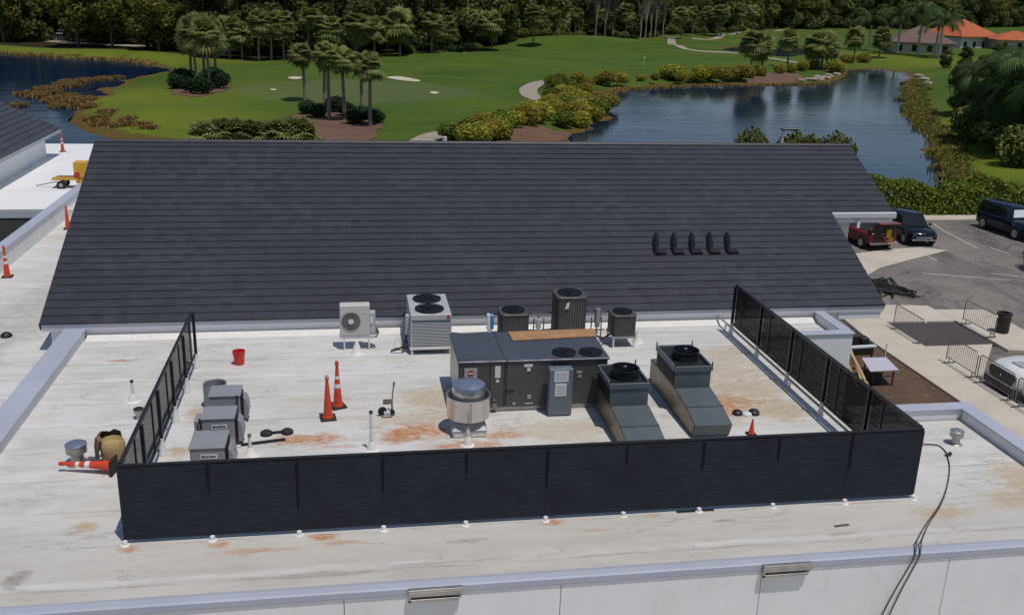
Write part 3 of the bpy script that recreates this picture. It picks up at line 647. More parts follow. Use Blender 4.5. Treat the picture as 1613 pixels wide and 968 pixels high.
# ================================================================== EQUIPMENT SCREENS
def screen(label, p, q, npan, zb, zt, mesh, inside, braces):
    p = Vector(p); q = Vector(q); dr = (q-p).normalized(); L = (q-p).length; nr = Vector((-dr.y, dr.x, 0))*inside
    t = thing('equipment_screen', label, 'screen fence', (p.x, p.y, 0))
    rail = MB(); rail.bar(p+Vector((0, 0, zt)), q+Vector((0, 0, zt)), .06, .06).bar(p+Vector((0, 0, zb+.02)), q+Vector((0, 0, zb+.02)), .05, .05); rail.build('rail', 'black_metal', t)
    for i in range(npan):
        ov = 0 if braces else .02; a = p+dr*(L*i/npan+(.002 if i == 0 or braces else -ov)); b = p+dr*(L*(i+1)/npan+(-.002 if i == npan-1 or braces else ov)); n1 = 14; vs = []; fs = []
        for r in range(7):
            for k in range(n1+1):
                f = k/n1; pt = a+(b-a)*f; wob = .016*math.sin(f*9+i*2.1+r*1.3)*math.sin(math.pi*r/6)*math.sin(math.pi*f)
                vs.append(pt+nr*((-.045 if braces else -.05-.006*(i % 2))+wob)+Vector((0, 0, zb+.03+(zt-zb-.04)*r/6)))
        fs = [(r*(n1+1)+k, r*(n1+1)+k+1, (r+1)*(n1+1)+k+1, (r+1)*(n1+1)+k) for r in range(6) for k in range(n1)]
        MB().add(vs, fs).build('mesh_panel', mesh, t, smooth=True)
    for i in range(npan+1):
        c = p+dr*(L*i/npan); zt_ = zt-.035
        if i == 0: c = c+dr*.03
        if i == npan: c = c-dr*.03
        pw = .07 if braces else .05; po = MB().bar(c+nr*.035+Vector((0, 0, .12)), c+nr*.035+Vector((0, 0, zt_)), pw, pw).build('post', 'black_metal', t)
        if not braces and 0 < i < npan:
            hl = (.5, .95, .7, .45, .8, .4, .6, .5, .75)[i-1]; MB().add([c+dr*x_+nr*-.074+Vector((0, 0, z_)) for x_, z_ in ((-.024, zt-.03), (.024, zt-.03), (.012, zt-hl), (-.008, zt-hl))], [(0, 1, 2, 3)]).build('seam_strip', 'tapered_strip', t)  # dark strip tapering down from the rail at each panel joint
        if braces and i not in (0,):
            m_ = c+dr*(.55*(-1))
            MB().bar(m_+nr*.01+Vector((0, 0, zb+.06)), m_+nr*.01+Vector((0, 0, zt_)), .035, .035).build('stile', 'black_metal', t)
        fo = c+nr*(.035 if braces else -.10)
        MB().lathe([(.09, 0), (.085, .06), (.06, .12), (.05, .12 if not braces else zb+.05)] if braces else [(.085, 0), (.08, .012), (.05, .025), (.042, .085)], (fo.x, fo.y, .002), 10).build('post_boot', 'boot', t, smooth=True)
    return t
screen('long navy mesh screen along the front of the equipment area, topped by a black rail', (-4.08, 15.87, 0), (11.09, 15.87, 0), 10, .07, 1.50, 'mesh_front', 1, False)
screen('see-through black mesh screen on the left side, near the grey fan cabinets', (-4.04, 15.95, 0), (-4.04, 24.25, 0), 5, .34, 1.50, 'mesh_left', -1, True)
screen('opaque black mesh screen on the right side, beside the brown planting bed', (11.09, 15.95, 0), (11.09, 25.66, 0), 5, .30, 1.50, 'mesh_side', 1, True)
solo(MB().box(11.0, 11.06, 16.1, 26.9, .2, .235).box(11.02, 11.05, 17, 17.04, .0, .2).box(11.02, 11.05, 21.5, 21.54, 0, .2).box(11.02, 11.05, 26, 26.04, 0, .2), 'conduit_run', 'galv', 'long pale conduit running along the foot of the right mesh screen', 'conduit', (11.03, 21, 0))

# ================================================================== ROOF EQUIPMENT
def fan(parent, c, r, mat='black', guard=True, hub='black'):
    f = MB(); f.lathe([(r, 0), (r, .03), (r*.97, .03), (r*.96, .006), (.02, .006)], c, 28, False); fo = f.build('fan_opening', mat, parent)
    g = MB()
    for k in range(5):
        rr = r*(.2+.78*k/4); g.tube([(c[0]+rr*math.cos(a*math.pi/12), c[1]+rr*math.sin(a*math.pi/12), c[2]+.045) for a in range(25)], .0035, 4)
    for k in range(8): a = k*math.pi/4; g.bar((c[0], c[1], c[2]+.045), (c[0]+r*math.cos(a), c[1]+r*math.sin(a), c[2]+.045), .006)
    g.build('fan_guard', 'black_metal', fo)
    b = MB()
    for k in range(4):
        a = k*math.pi/2+.5; e = Vector((math.cos(a), math.sin(a), 0)); n_ = Vector((-e.y, e.x, 0)); cc = Vector(c)
        b.add([cc+e*.06+n_*.04+Vector((0, 0, .022)), cc+e*r*.9+n_*.14+Vector((0, 0, .032)), cc+e*r*.9-n_*.14+Vector((0, 0, .012)), cc+e*.06-n_*.04+Vector((0, 0, .012))], [(0, 1, 2, 3)])
    b.cyl(Vector(c)+Vector((0, 0, -.015)), Vector(c)+Vector((0, 0, .03)), .08)
    b.build('fan_blades', 'black_metal', fo)
    return fo
# mini split
t = thing('mini_split_unit', 'small beige outdoor unit with one round front fan, on a low stand', 'air conditioner', (.03, 25.4, 0))
MB().box(-.36, .45, 25.2, 25.52, .40, 1.28).build('casing', 'beige_unit', t, bevel=.02)
fo = MB().cyl((-.06, 25.196, .83), (-.06, 25.18, .83), .255, n=28).build('fan_grille', 'coil', t)
g = MB()
for k in range(5): rr = .05+.045*k; g.tube([(-.06+rr*math.cos(a*math.pi/12), 25.174, .83+rr*math.sin(a*math.pi/12)) for a in range(25)], .006, 4)
g.build('grille_ring', 'steel', fo); MB().cyl((-.06, 25.178, .83), (-.06, 25.165, .83), .075, n=20).build('fan_hub', 'label', fo)
MB().box(.452, .60, 25.22, 25.5, .45, 1.05).box(.60, .66, 25.3, 25.45, .42, .72).build('valve_cover', 'lgrey_unit', t, bevel=.01)
MB().box(.46, .53, 25.205, 25.217, .75, .95).box(.25, .40, 25.19, 25.198, 1.06, 1.08).build('sticker', 'label', t)
MB().tube([(.62, 25.3, .6), (.68, 25.22, .5), (.62, 25.2, .38), (.5, 25.3, .35)], .025).build('pipe', 'brown', t, smooth=True)
st = MB(); st.box(-.38, .62, 25.2, 25.24, .33, .40).box(-.38, .62, 25.48, 25.52, .33, .40); st.build('stand_rail', 'fascia', t)
for x_ in (-.25, .42):
    for y_ in (25.22, 25.5): MB().box(x_-.02, x_+.02, y_-.02, y_+.02, 0, .33).build('leg', 'pvc', t)
# two fan condenser
t = thing('condensing_unit', 'tall light grey condenser with two black fans on top and louvred front', 'air conditioner', (2.07, 25.6, 0))
MB().box(1.55, 2.60, 24.72, 26.46, .24, .98).build('coil_core', 'coil', t)
lv = MB()
for k in range(17): z = .26+k*.042; lv.hexa([(1.53, 24.69, z), (2.62, 24.69, z), (2.62, 24.72, z+.02), (1.53, 24.72, z+.02), (1.53, 24.69, z+.01), (2.62, 24.69, z+.01), (2.62, 24.72, z+.03), (1.53, 24.72, z+.03)])
lv.build('louvre', 'lgrey_unit', t)
MB().box(1.52, 2.63, 24.67, 26.52, .985, 1.15).build('top_panel', 'lgrey_unit', t, bevel=.015)
MB().box(1.52, 1.56, 24.68, 24.72, .2, .985).box(2.59, 2.63, 24.68, 24.72, .2, .985).box(1.52, 1.56, 26.46, 26.5, .2, .985).box(2.59, 2.63, 26.46, 26.5, .2, .985).build('corner_post', 'lgrey_unit', t)
MB().box(2.60, 2.628, 24.74, 26.44, .22, .98).build('side_panel', 'lgrey_unit', t); MB().box(1.522, 1.55, 24.74, 26.44, .22, .98).build('side_panel', 'lgrey_unit', t)
fan(t, (2.06, 25.12, 1.155), .40); fan(t, (2.06, 26.02, 1.155), .40)
MB().cyl((2.54, 24.666, 1.07), (2.54, 24.660, 1.07), .05, n=18).build('emblem', 'red_logo', t)
MB().box(1.40, 1.50, 24.9, 25.1, .35, 1.05).build('disconnect_box', 'lgrey_unit', t, bevel=.01)
MB().tube([(1.45, 25.0, .35), (1.45, 25.0, .1), (1.1, 25.0, .08)], .02).tube([(1.42, 24.9, .5), (1.35, 24.8, .2), (1.0, 24.9, .05)], .03).build('pipe', 'black', t)
MB().box(1.50, 2.64, 24.66, 24.73, .15, .22).box(1.50, 2.64, 26.44, 26.5, .15, .22).box(1.50, 1.57, 24.73, 26.44, .15, .22).box(2.57, 2.64, 24.73, 26.44, .15, .22).build('stand_frame', 'pvc', t)
for x_ in (1.56, 2.60):
    for y_ in (24.70, 26.47): MB().box(x_-.025, x_+.025, y_-.025, y_+.025, 0, .15).build('leg', 'pvc', t)
# packaged roof top unit
t = thing('rooftop_unit', 'large dark grey packaged roof unit with a red emblem, two round top fans and labels', 'air conditioner', (4.2, 21.7, 0))
MB().box(2.40, 3.50, 20.76, 22.68, .12, 1.25).box(3.51, 4.64, 20.76, 22.68, .12, 1.25).box(4.65, 5.95, 20.78, 22.66, .12, 1.25).build('cabinet', 'dark_unit', t, bevel=.012)
MB().box(2.37, 3.52, 20.73, 22.71, 1.253, 1.31).box(3.523, 5.99, 20.73, 22.71, 1.253, 1.305).build('top_cover', 'unit_top_sky_tint', t, bevel=.012)
MB().box(3.48, 3.56, 20.74, 22.70, 1.306, 1.33).build('roof_seam', 'unit_top_sky_tint', t)
MB().box(2.385, 2.397, 20.80, 22.62, .2, 1.2).build('end_panel', 'galv', t)
fan(t, (4.95, 21.12, 1.31), .285); fan(t, (5.60, 21.10, 1.31), .285)
lp = MB().box(2.52, 2.82, 20.738, 20.757, .86, 1.14).build('emblem_plate', 'labelgrey', t)
MB().prism_y([(2.67+.07*math.cos(a*math.pi/9), 1.015+.085*math.sin(a*math.pi/9)) for a in range(18)], 20.728, 20.737).build('emblem', 'red_logo', lp)
MB().box(2.61, 2.73, 20.722, 20.7275, 1.0, 1.03).box(2.56, 2.78, 20.73, 20.737, .89, .915).build('emblem_band', 'label', lp)
MB().box(3.24, 3.37, 20.745, 20.757, .88, 1.17).build('data_plate', 'label', t)
MB().box(3.27, 3.34, 20.745, 20.757, .76, .83).box(3.93, 4.13, 20.745, 20.757, 1.13, 1.20).box(4.0, 4.08, 20.745, 20.757, 1.02, 1.10).build('sticker', 'label', t)
MB().box(4.03, 4.12, 20.745, 20.757, .32, .42).box(3.97, 4.17, 20.745, 20.757, .18, .22).box(3.68, 3.75, 20.745, 20.757, .18, .24).box(5.2, 5.33, 20.765, 20.777, .92, .98).box(5.24, 5.32, 20.765, 20.777, .81, .88).build('sticker', 'labelgrey', t)
MB().box(5.7, 5.84, 20.765, 20.777, .93, .99).build('sticker', 'labelgrey', t)
for x_ in (3.12, 3.46, 4.6): MB().box(x_, x_+.012, 20.748, 20.757, .16, 1.22).build('panel_trim', 'black', t)
MB().box(3.5, 3.7, 20.74, 20.757, .52, .55).build('handle', 'black', t)
for z_ in (.25, .6): MB().box(4.54, 4.58, 20.735, 20.757, z_, z_+.08).build('hinge', 'black', t)
MB().box(3.18, 3.30, 20.70, 20.757, .1, .25).box(3.2, 3.26, 20.70, 20.757, .3, .36).build('gas_fitting', 'steel', t)
MB().box(2.5, 5.85, 20.82, 22.6, .0, .118).build('curb', 'galv', t)
# plywood on the unit
ps = MB().add([(3.86, 22.02, 1.314), (6.02, 22.18, 1.314), (6.08, 22.70, 1.325), (3.84, 22.66, 1.318), (3.86, 22.02, 1.332), (6.02, 22.18, 1.332), (6.08, 22.70, 1.343), (3.84, 22.66, 1.336)],
              [(3, 2, 1, 0), (4, 5, 6, 7), (0, 1, 5, 4), (1, 2, 6, 5), (2, 3, 7, 6), (3, 0, 4, 7)])
solo(ps, 'plywood_sheet', 'ply', 'orange brown plywood strip lying on the back of the big roof unit', 'plywood', (4.95, 22.4, 1.314))
# enclosure
t = thing('electrical_cabinet', 'tall blue grey electrical cabinet with two white notices, in front of the big roof unit', 'electrical box', (4.76, 20.48, 0))
MB().box(4.47, 5.03, 20.38, 20.62, .03, 1.19).build('cabinet', 'panelblue', t, bevel=.012)
for a, b, z0, z1, rows_ in ((4.58, 4.92, .88, 1.15, 5), (4.61, 4.88, .52, .84, 6)):
    no = MB().box(a, b, 20.372, 20.379, z0, z1).build('notice', 'label', t); nl = MB()
    for q in range(rows_): nl.box(a+.03, b-.03, 20.369, 20.3715, z0+.05+.04*q, z0+.062+.04*q)
    nl.build('notice_print', 'labelgrey', no)
MB().cyl((4.60, 20.5, 0), (4.60, 20.5, .04), .05).cyl((4.9, 20.5, 0), (4.9, 20.5, .04), .05).build('foot', 'steel', t)
# mushroom exhaust fan
t = thing('exhaust_fan', 'shiny round mushroom exhaust fan on a square white curb with rust around it', 'exhaust fan', (2.51, 19.83, 0))
c = (2.51, 19.83, 0)
MB().box(2.13, 2.89, 19.45, 20.21, 0, .17).build('curb', 'boot', t, bevel=.03)
MB().hexa([(2.11, 19.43, .172), (2.91, 19.43, .172), (2.91, 20.23, .172), (2.11, 20.23, .172), (2.25, 19.57, .30), (2.77, 19.57, .30), (2.77, 20.09, .30), (2.25, 20.09, .30)]).build('base_flashing', 'lgrey_unit', t)
MB().lathe([(.28, .30), (.36, .36), (.485, .40), (.49, .88), (.50, .90), (.47, .90), (.44, .60), (.2, .55)], c, 40, False).build('wind_band', 'alu', t, smooth=True)
MB().lathe([(.37, .66), (.37, .98), (.36, 1.05), (.345, 1.10)], c, 40, False).build('motor_cover', 'alu', t, smooth=True)
MB().lathe([(.345, 1.10), (.37, 1.115), (.36, 1.15), (.28, 1.19), (.1, 1.21), (.0, 1.212)], c, 40, False).build('dome', 'alu_blue', t, smooth=True)
vb_ = MB()
for a in range(4): q = a*math.pi/2+.78; vb_.bar((c[0]+.3*math.cos(q), c[1]+.3*math.sin(q), .3), (c[0]+.47*math.cos(q), c[1]+.47*math.sin(q), .42), .03)
vb_.box(2.495, 2.525, 19.322, 19.345, .40, .88); vb_.build('bracket', 'galv', t)
# make-up air units
def hood_unit(label, ox, oy, ln):
    t = thing('makeup_air_unit', label, 'air handler', (ox+.45, oy+1.5, 0)); T0, T1 = oy+1.50, oy+min(2.93, ln-.06)
    prof = [(.12, .02), (.0, .34), (.62, .50), (1.46, .62), (ln, .62), (ln, .02)]
    MB().prism_x([(oy+a, b) for a, b in prof], ox, ox+.88).build('intake_hood', 'duct_paint', t, bevel=.008)
    MB().prism_x([(oy+a, b) for a, b in ((.16, .05), (.04, .33), (.63, .48), (1.46, .6), (ln-.03, .6), (ln-.03, .05))], ox-.012, ox-.003).build('side_panel', 'galv_deck_reflection', t)
    MB().prism_x([(oy+.62, .507), (oy+.62, .514), (oy+.66, .52), (oy+.66, .513)], ox-.005, ox+.885).build('hood_seam', 'dark_unit', t)
    MB().box(ox-.03, ox+.86, T0, T1, .623, 1.08).build('tower', 'duct_paint', t, bevel=.006)
    fr = MB(); z0, z1 = 1.04, 1.17
    fr.box(ox-.06, ox+.89, T0-.03, T0+.02, z0, z1).box(ox-.06, ox+.89, T1-.02, T1+.03, z0, z1).box(ox-.06, ox-.01, T0+.02, T1-.02, z0, z1).box(ox+.84, ox+.89, T0+.02, T1-.02, z0, z1)
    fr.build('top_frame', 'duct_paint', t, bevel=.004)
    for x_ in (ox-.045, ox+.875):
        for y_ in (T0-.01, T1+.01): MB().box(x_-.012, x_+.012, y_-.012, y_+.012, 1.172, 1.27).build('lifting_lug', 'black_metal', t)
    MB().box(ox-.008, ox+.838, T0+.022, T1-.022, 1.082, 1.10).build('top_recess', 'black', t)
    cg = MB().box(ox-.040, ox-.032, T0+.06, T1-.06, .66, 1.03)
    for k in range(18): y_ = T0+.07+k*(T1-T0-.16)/17; cg.box(ox-.047, ox-.0405, y_, y_+.018, .67, 1.02)
    cg.build('coil_grille', 'black', t)
    c = (ox+.44, (T0+T1)/2-.02, 1.10)
    f = MB(); f.lathe([(.32, 0), (.31, .20), (.335, .23), (.305, .23), (.28, .04)], c, 28, False); fo = f.build('fan_shroud', 'black_metal', t, smooth=True)
    b = MB(); b.cyl((c[0], c[1], 1.18), (c[0], c[1], 1.34), .08, .06)
    for k in range(6): a = k*math.pi/3; b.bar((c[0], c[1], 1.30), (c[0]+.31*math.cos(a), c[1]+.31*math.sin(a), 1.335), .014)
    b.build('fan_motor', 'black_metal', fo)
    MB().cyl((c[0], c[1], 1.341), (c[0], c[1], 1.36), .035).build('motor_cap', 'galv', fo)
    return t
hood_unit('grey sloped-hood unit with a top fan, nearest the big dark roof unit', 5.72, 17.98, 2.72)
hood_unit('grey sloped-hood unit with a top fan, nearest the right mesh screen', 7.53, 18.86, 3.45)
# louvred condensers at the back
def louvred(label, cx, cy, wd, z0, z1, sticker=False):
    t = thing('louvred_condenser', label, 'air conditioner', (cx, cy, 0), group=None)
    h = wd/2; rr = .12; pts = []
    for qx, qy, a0 in ((1, 1, 0), (-1, 1, 90), (-1, -1, 180), (1, -1, 270)):
        for k in range(5): a = R(a0+k*22.5); pts.append((cx+qx*(h-rr)+rr*math.cos(a), cy+qy*(h-rr)+rr*math.sin(a)))
    sh = lambda s: [(cx+(x-cx)*s, cy+(y-cy)*s) for x, y in pts]
    MB().prism_z(sh(.93), z0+.05, z1-.05).build('coil_core', 'coil', t)
    fin = MB(); L = [Vector((*p, 0)) for p in pts]; n = 44; per = [(L[i], L[(i+1) % len(L)]) for i in range(len(L))]; tot = sum((b-a).length for a, b in per)
    for k in range(n):
        s = tot*k/n
        for a, b in per:
            l = (b-a).length
            if s <= l: p = a+(b-a)*s/l; break
            s -= l
        c0 = Vector((cx, cy, 0)); o = (p-c0)*.985+c0; i_ = (p-c0)*.935+c0; tg = (b-a).normalized()*.018
        fin.hexa([i_-tg+Vector((0, 0, z0+.05)), o-tg*.6+Vector((0, 0, z0+.05)), o+tg*.6+Vector((0, 0, z0+.05)), i_+tg+Vector((0, 0, z0+.05)), i_-tg+Vector((0, 0, z1-.05)), o-tg*.6+Vector((0, 0, z1-.05)), o+tg*.6+Vector((0, 0, z1-.05)), i_+tg+Vector((0, 0, z1-.05))])
    fin.build('louvre', 'dark_unit', t)
    MB().prism_z(sh(1.), z0, z0+.05).build('base_pan', 'dark_unit', t)
    tp = MB().prism_z(sh(1.01), z1-.05, z1).build('top_cover', 'dark_unit', t, bevel=.012)
    fan(t, (cx, cy, z1+.002), wd*.40)
    if sticker: MB().add([(cx-h*.50, cy-h-.012, z1-.34), (cx-h*.25, cy-h-.012, z1-.30), (cx-h*.18, cy-h-.012, z1-.12), (cx-h*.38, cy-h-.012, z1-.14)], [(0, 1, 2, 3)]).build('sticker', 'label', t)
    fr = MB(); fr.box(cx-h, cx+h, cy-h, cy-h+.05, z0-.06, z0-.003).box(cx-h, cx+h, cy+h-.05, cy+h, z0-.06, z0-.003); fr.build('stand_rail', 'galv', t)
    for x_ in (cx-h+.05, cx+h-.05):
        for y_ in (cy-h+.03, cy+h-.03): MB().box(x_-.02, x_+.02, y_-.02, y_+.02, 0, z0-.06).build('leg', 'pvc', t)
    return t
louvred('dark louvred condenser with one top fan, beside the blue pipe', 4.40, 25.18, .80, .28, 1.05)
louvred('tallest dark louvred condenser, with a torn white sticker near its top', 5.98, 25.18, .86, .30, 1.52, True)
louvred('smallest dark louvred condenser, rightmost of those at the foot of the tiled roof', 7.52, 25.1, .70, .34, .96)
t = thing('filter_canister', 'upright blue and white canister between the two-fan condenser and a dark condenser', 'canister', (3.72, 25.0, 0))
MB().cyl((3.72, 25, 0), (3.72, 25, .5), .05).cyl((3.72, 25, .5), (3.72, 25, .62), .05, .1).build('pipe', 'pvc', t)
MB().box(3.64, 3.72, 24.9, 25.06, .62, 1.02).build('white_half', 'label', t); MB().box(3.723, 3.82, 24.9, 25.06, .6, 1.02).build('canister', 'blue', t, bevel=.02)
for label, pts in (('upright conduits and valves between the left and the tallest dark condenser', (5.0, 5.12, 5.28)), ('upright conduits and a grey cylinder between the tallest and the smallest dark condenser', (6.66, 6.82, 6.95))):
    t = thing('pipe_stand', label, 'pipes', (pts[0], 25.2, 0)); pipes = MB()
    for k, x_ in enumerate(pts): pipes.cyl((x_, 25.2, 0), (x_, 25.2, .78+.1*(k % 2)), .02, n=8)
    pipes.bar((pts[0]-.1, 25.2, .95), (pts[-1]+.12, 25.2, .95), .025).bar((pts[0]-.1, 25.2, .4), (pts[-1]+.1, 25.2, .4), .03); pipes.build('conduit', 'steel', t)
    MB().box(pts[1]-.07, pts[1]+.07, 25.12, 25.19, .5, .78).build('switch_box', 'lgrey_unit', t, bevel=.01)
    if pts[0] > 6: MB().cyl((pts[1]-.02, 25.08, .7), (pts[1]-.02, 25.08, 1.08), .09, n=16).build('cylinder', 'galv', t)
    MB().tube([(pts[1]+.02*k, 25.1, .5-.12*k) if k % 2 else (pts[1]-.25, 25.05, .3-.05*k) for k in range(5)], .02, 6).build('hose', 'black', t, smooth=True)
solo(MB().tube([(2.65, 25.55, .30), (3.0, 25.5, .26), (3.4, 25.48, .28), (3.95, 25.5, .3), (4.1, 25.4, .3)], .035, 8), 'refrigerant_line', 'black', 'black insulated pipe running along the white wall behind the big roof unit', 'pipe', (3.3, 25.5, .28))
solo(MB().tube([(4.75, 25.55, .32), (5.2, 25.52, .30), (5.6, 25.5, .34)], .035, 8), 'refrigerant_line', 'black', 'short black insulated pipe between the left and the tallest dark condenser', 'pipe', (5.2, 25.5, .3))
solo(MB().tube([(6.4, 25.1, .28), (6.7, 25.0, .34), (6.95, 24.95, .22), (7.2, 25.1, .3)], .03, 8), 'refrigerant_line', 'black', 'looped black pipe beside the smallest dark condenser', 'pipe', (6.8, 25.0, .28))
# grey fan cabinets on the left
def cabinet(label, x0, y0, y1, extra):
    x1 = x0+.66; z = .75; t = thing('fan_cabinet', label, 'fan cabinet', ((x0+x1)/2, (y0+y1)/2, 0))
    MB().box(x0, x1, y0, y1, .06, z-.035).build('cabinet', 'slate_box', t, bevel=.012)
    MB().box(x0-.02, x1+.02, y0-.02, y1+.02, z-.034, z).build('lid', 'slate_box', t, bevel=.008)
    if 'label' in extra:
        lb = MB().box(x0+.20, x0+.52, y0-.008, y0-.001, .50, .60).build('name_plate', 'label', t)
        lt = MB()
        for k, (a, b) in enumerate(((.225, .265), (.275, .30), (.31, .345), (.355, .38), (.39, .43), (.44, .49))): lt.box(x0+a, x0+b, y0-.011, y0-.0085, .525+.005*(k % 2), .575-.006*(k % 3))
        lt.build('name_lettering', 'black', lb)
    MB().box(x1+.001, x1+.035, y0+.1, y1-.08, .12, z-.06).build('discharge_slot', 'black', t)
    hd = MB().prism_y([(x1+.052, .12), (x1+.14, .12), (x1+.18, .28), (x1+.14, .55), (x1+.08, z-.12), (x1+.052, z-.12)], y0+.14, y1-.1); hd.build('discharge_hood', 'slate_box', t, bevel=.015)
    MB().box(x0-.06, x1+.1, y0+.05, y0+.11, 0, .058).box(x0-.06, x1+.1, y1-.11, y1-.05, 0, .058).build('skid', 'pvc', t)
    if 'side' in extra:
        MB().box(x0-.17, x0-.022, y0+.1, y1-.1, .2, z-.1).build('junction_box', 'slate_box', t, bevel=.01); MB().tube([(x0-.06, y0+.02, .3), (x0-.08, y0-.03, .6), (x0-.03, y0-.03, .76), (x0-.02, y0+.02, .5)], .018, 6).build('hose', 'black', t)
    if 'strap' in extra: MB().box(x1-.07, x1-.04, y0-.03, y0-.021, .35, z+.004).build('latch', 'black', t)
    return t
cabinet('slate grey fan cabinet with a name plate, nearest the front screen', -3.24, 18.0, 18.78, ('label',))
cabinet('slate grey fan cabinet with name plate and side box, in the middle', -3.20, 19.38, 20.0, ('label', 'side'))
cabinet('slate grey fan cabinet without a name plate, beside the round open duct', -3.20, 20.58, 21.16, ('strap',))
t = thing('round_duct', 'short round grey duct with a dark open top, behind the rearmost fan cabinet', 'duct', (-3.22, 21.72, 0))
MB().lathe([(.27, 0), (.27, .58), (.26, .6), (.24, .58), (.24, .2), (.0, .2)], (-3.22, 21.72, 0), 28, False).build('duct_wall', 'slate_box', t, smooth=True); MB().lathe([(.235, .21), (0.01, .215)], (-3.22, 21.72, 0), 24, False).build('duct_inside', 'black', t)

# ------------------------------------------------------------------ cones
def cone_mesh(parent, h, bands, loop):
    MB().box(-.18, .18, -.18, .18, 0, .045).build('base', 'rubber', parent, bevel=.015, local=True)
    bt = lambda z: (.108-(.108-.03)*(z-.045)/(h*.93-.045))
    MB().lathe([(.13, .045), (.125, .07), (.108, .075), (bt(h*.9), h*.9), (.045, h*.91), (.05, h*.96), (.03, h), (.0, h+.003)], (0, 0, 0), 20, False).build('cone_body', 'orange', parent, smooth=True, local=True)
    for z0, z1 in bands: MB().lathe([(bt(z0)+.002, z0), (bt(z1)+.002, z1)], (0, 0, 0), 20, False).build('reflective_band', 'band', parent, smooth=True, local=True)
    if loop: MB().lathe([(.047, h*.935), (.05, h*.965), (.03, h+.004)], (0, 0, 0), 16, False).build('grip', 'labelgrey', parent, smooth=True, local=True)
two = ((.50, .60), (.72, .80))
C1 = thing('traffic_cone', 'plain orange cone without bands, in front of the banded cone inside the screen', 'traffic cone', (-.62, 20.78, 0), R(8), 'tall orange traffic cones'); cone_mesh(C1, 1.06, (), True)
C2 = thing('traffic_cone', 'orange cone with two white bands, behind the plain cone inside the screen', 'traffic cone', (-.40, 21.42, 0), R(20), 'tall orange traffic cones'); cone_mesh(C2, 1.16, two, False)
dup(C2, (-11.65, 34.15, -.35), R(5), .95, 'orange cone with two white bands beside the left parapet, nearest the dark courtyard')
dup(C2, (-16.05, 58.3, 0), R(40), .95, 'orange cone with two white bands under the corner of the small left tiled roof')
c4 = dup(C1, (-11.45, 41.1, -.35), R(10), .95, 'orange cone half hidden by the left edge of the long tiled roof')
fc = dup(C2, (-4.72, 18.50, .165), 0, .98, 'fallen orange cone with two white bands lying by the front left screen corner')
fc.rotation_euler = (R(4), R(-90), R(-15)); fc.location = (-4.80, 18.53, .175)
sm = thing('traffic_cone', 'small orange cone without bands just behind the front screen near the right air unit', 'traffic cone', (8.94, 18.98, 0), 0); cone_mesh(sm, .46, (), True); sm.scale = (.6, .6, .85)
# ------------------------------------------------------------------ small roof things
t = thing('bucket', 'red plastic bucket standing on the white roof left of the cones', 'bucket', (-2.96, 24.4, 0))
MB().lathe([(.125, 0), (.15, .33), (.165, .335), (.165, .37), (.15, .37), (.12, .05), (0, .05)], (-2.96, 24.4, 0), 24, False).build('body', 'bucket_red', t, smooth=True)
MB().tube([(-2.96+.17*math.cos(a), 24.4-.02-.05*math.sin(a), .33-.13*math.sin(a)) for a in [k*math.pi/10 for k in range(11)]], .006, 5).build('handle', 'steel', t)
PL = {'a': 'upright white vent pipe with a black tip, behind the front screen under the cones', 'b': 'short white vent pipe with flared boot outside the left screen', 'c': 'white vent pipe beside the nearest fan cabinet', 'd': 'white vent pipe in front of the exhaust fan'}
for k, x_, y_, h, rb in (('a', .33, 19.08, .86, .11), ('b', -5.17, 22.2, .48, .12), ('c', -2.20, 19.05, .45, .13), ('d', 2.42, 19.1, .40, .10)):
    t = thing('vent_pipe', PL[k], 'vent pipe', (x_, y_, 0), group='white plumbing vents')
    MB().lathe([(rb+.06, 0), (rb, .03), (.05, .20), (.042, .21)], (x_, y_, 0), 16, False).build('boot', 'boot', t, smooth=True)
    MB().cyl((x_, y_, .15), (x_, y_, h), .035, n=12).build('pipe', 'pvc', t); MB().cyl((x_, y_, h+.001), (x_, y_, h+.05), .04, n=12).build('tip', 'black' if k in 'ab' else 'steel', t)
for x_, y_, lb in ((.08, 24.95, 'white conical roof boot in front of the beige outdoor unit'), (1.19, 25.15, 'white conical roof boot left of the two-fan condenser'), (8.06, 25.2, 'white conical roof boot by the smallest dark condenser')):
    solo(MB().lathe([(.18, 0), (.13, .04), (.045, .32), (.03, .36), (0, .365)], (x_, y_, 0), 16, False), 'roof_boot', 'boot', lb, 'roof boot', (x_, y_, 0), 'white conical boots', smooth=True)
def capvent(label, x_, y_, s, capmat):
    t = thing('cap_vent', label, 'roof vent', (x_, y_, 0))
    MB().lathe([(.26*s, 0), (.2*s, .03*s), (.15*s, .06*s), (.15*s, .30*s)], (x_, y_, 0), 20, False).build('stem', 'galv', t, smooth=True)
    MB().lathe([(.16*s, .30*s), (.24*s, .32*s), (.24*s, .50*s)], (x_, y_, 0), 24, False).build('collar', 'galv', t, smooth=True)
    MB().lathe([(.25*s, .50*s), (.25*s, .53*s), (.16*s, .58*s), (0, .6*s)], (x_, y_, 0), 24, False).build('cap', capmat, t, smooth=True); return t
capvent('round galvanised vent with a blue grey cap above the fallen cone', -5.64, 19.05, .85, 'alu_blue')
capvent('small round galvanised vent outside the right end of the screen', 13.46, 18.05, .62, 'alu')
capvent('small dark vent half hidden behind the left mesh screen', -4.85, 21.2, .45, 'black')
solo(MB().lathe([(.16, 0), (.16, .05), (.12, .10), (.05, .14), (0, .145)], (-9.8, 28.0, -.35), 18, False), 'roof_drain', 'black', 'small black dome drain on the deck left of the tiled roof', 'roof drain', (-9.8, 28, -.35), smooth=True)
t = thing('canvas_bag', 'tan sack with a brown wrap standing by the left front screen corner', 'bag', (-4.96, 19.08, 0))
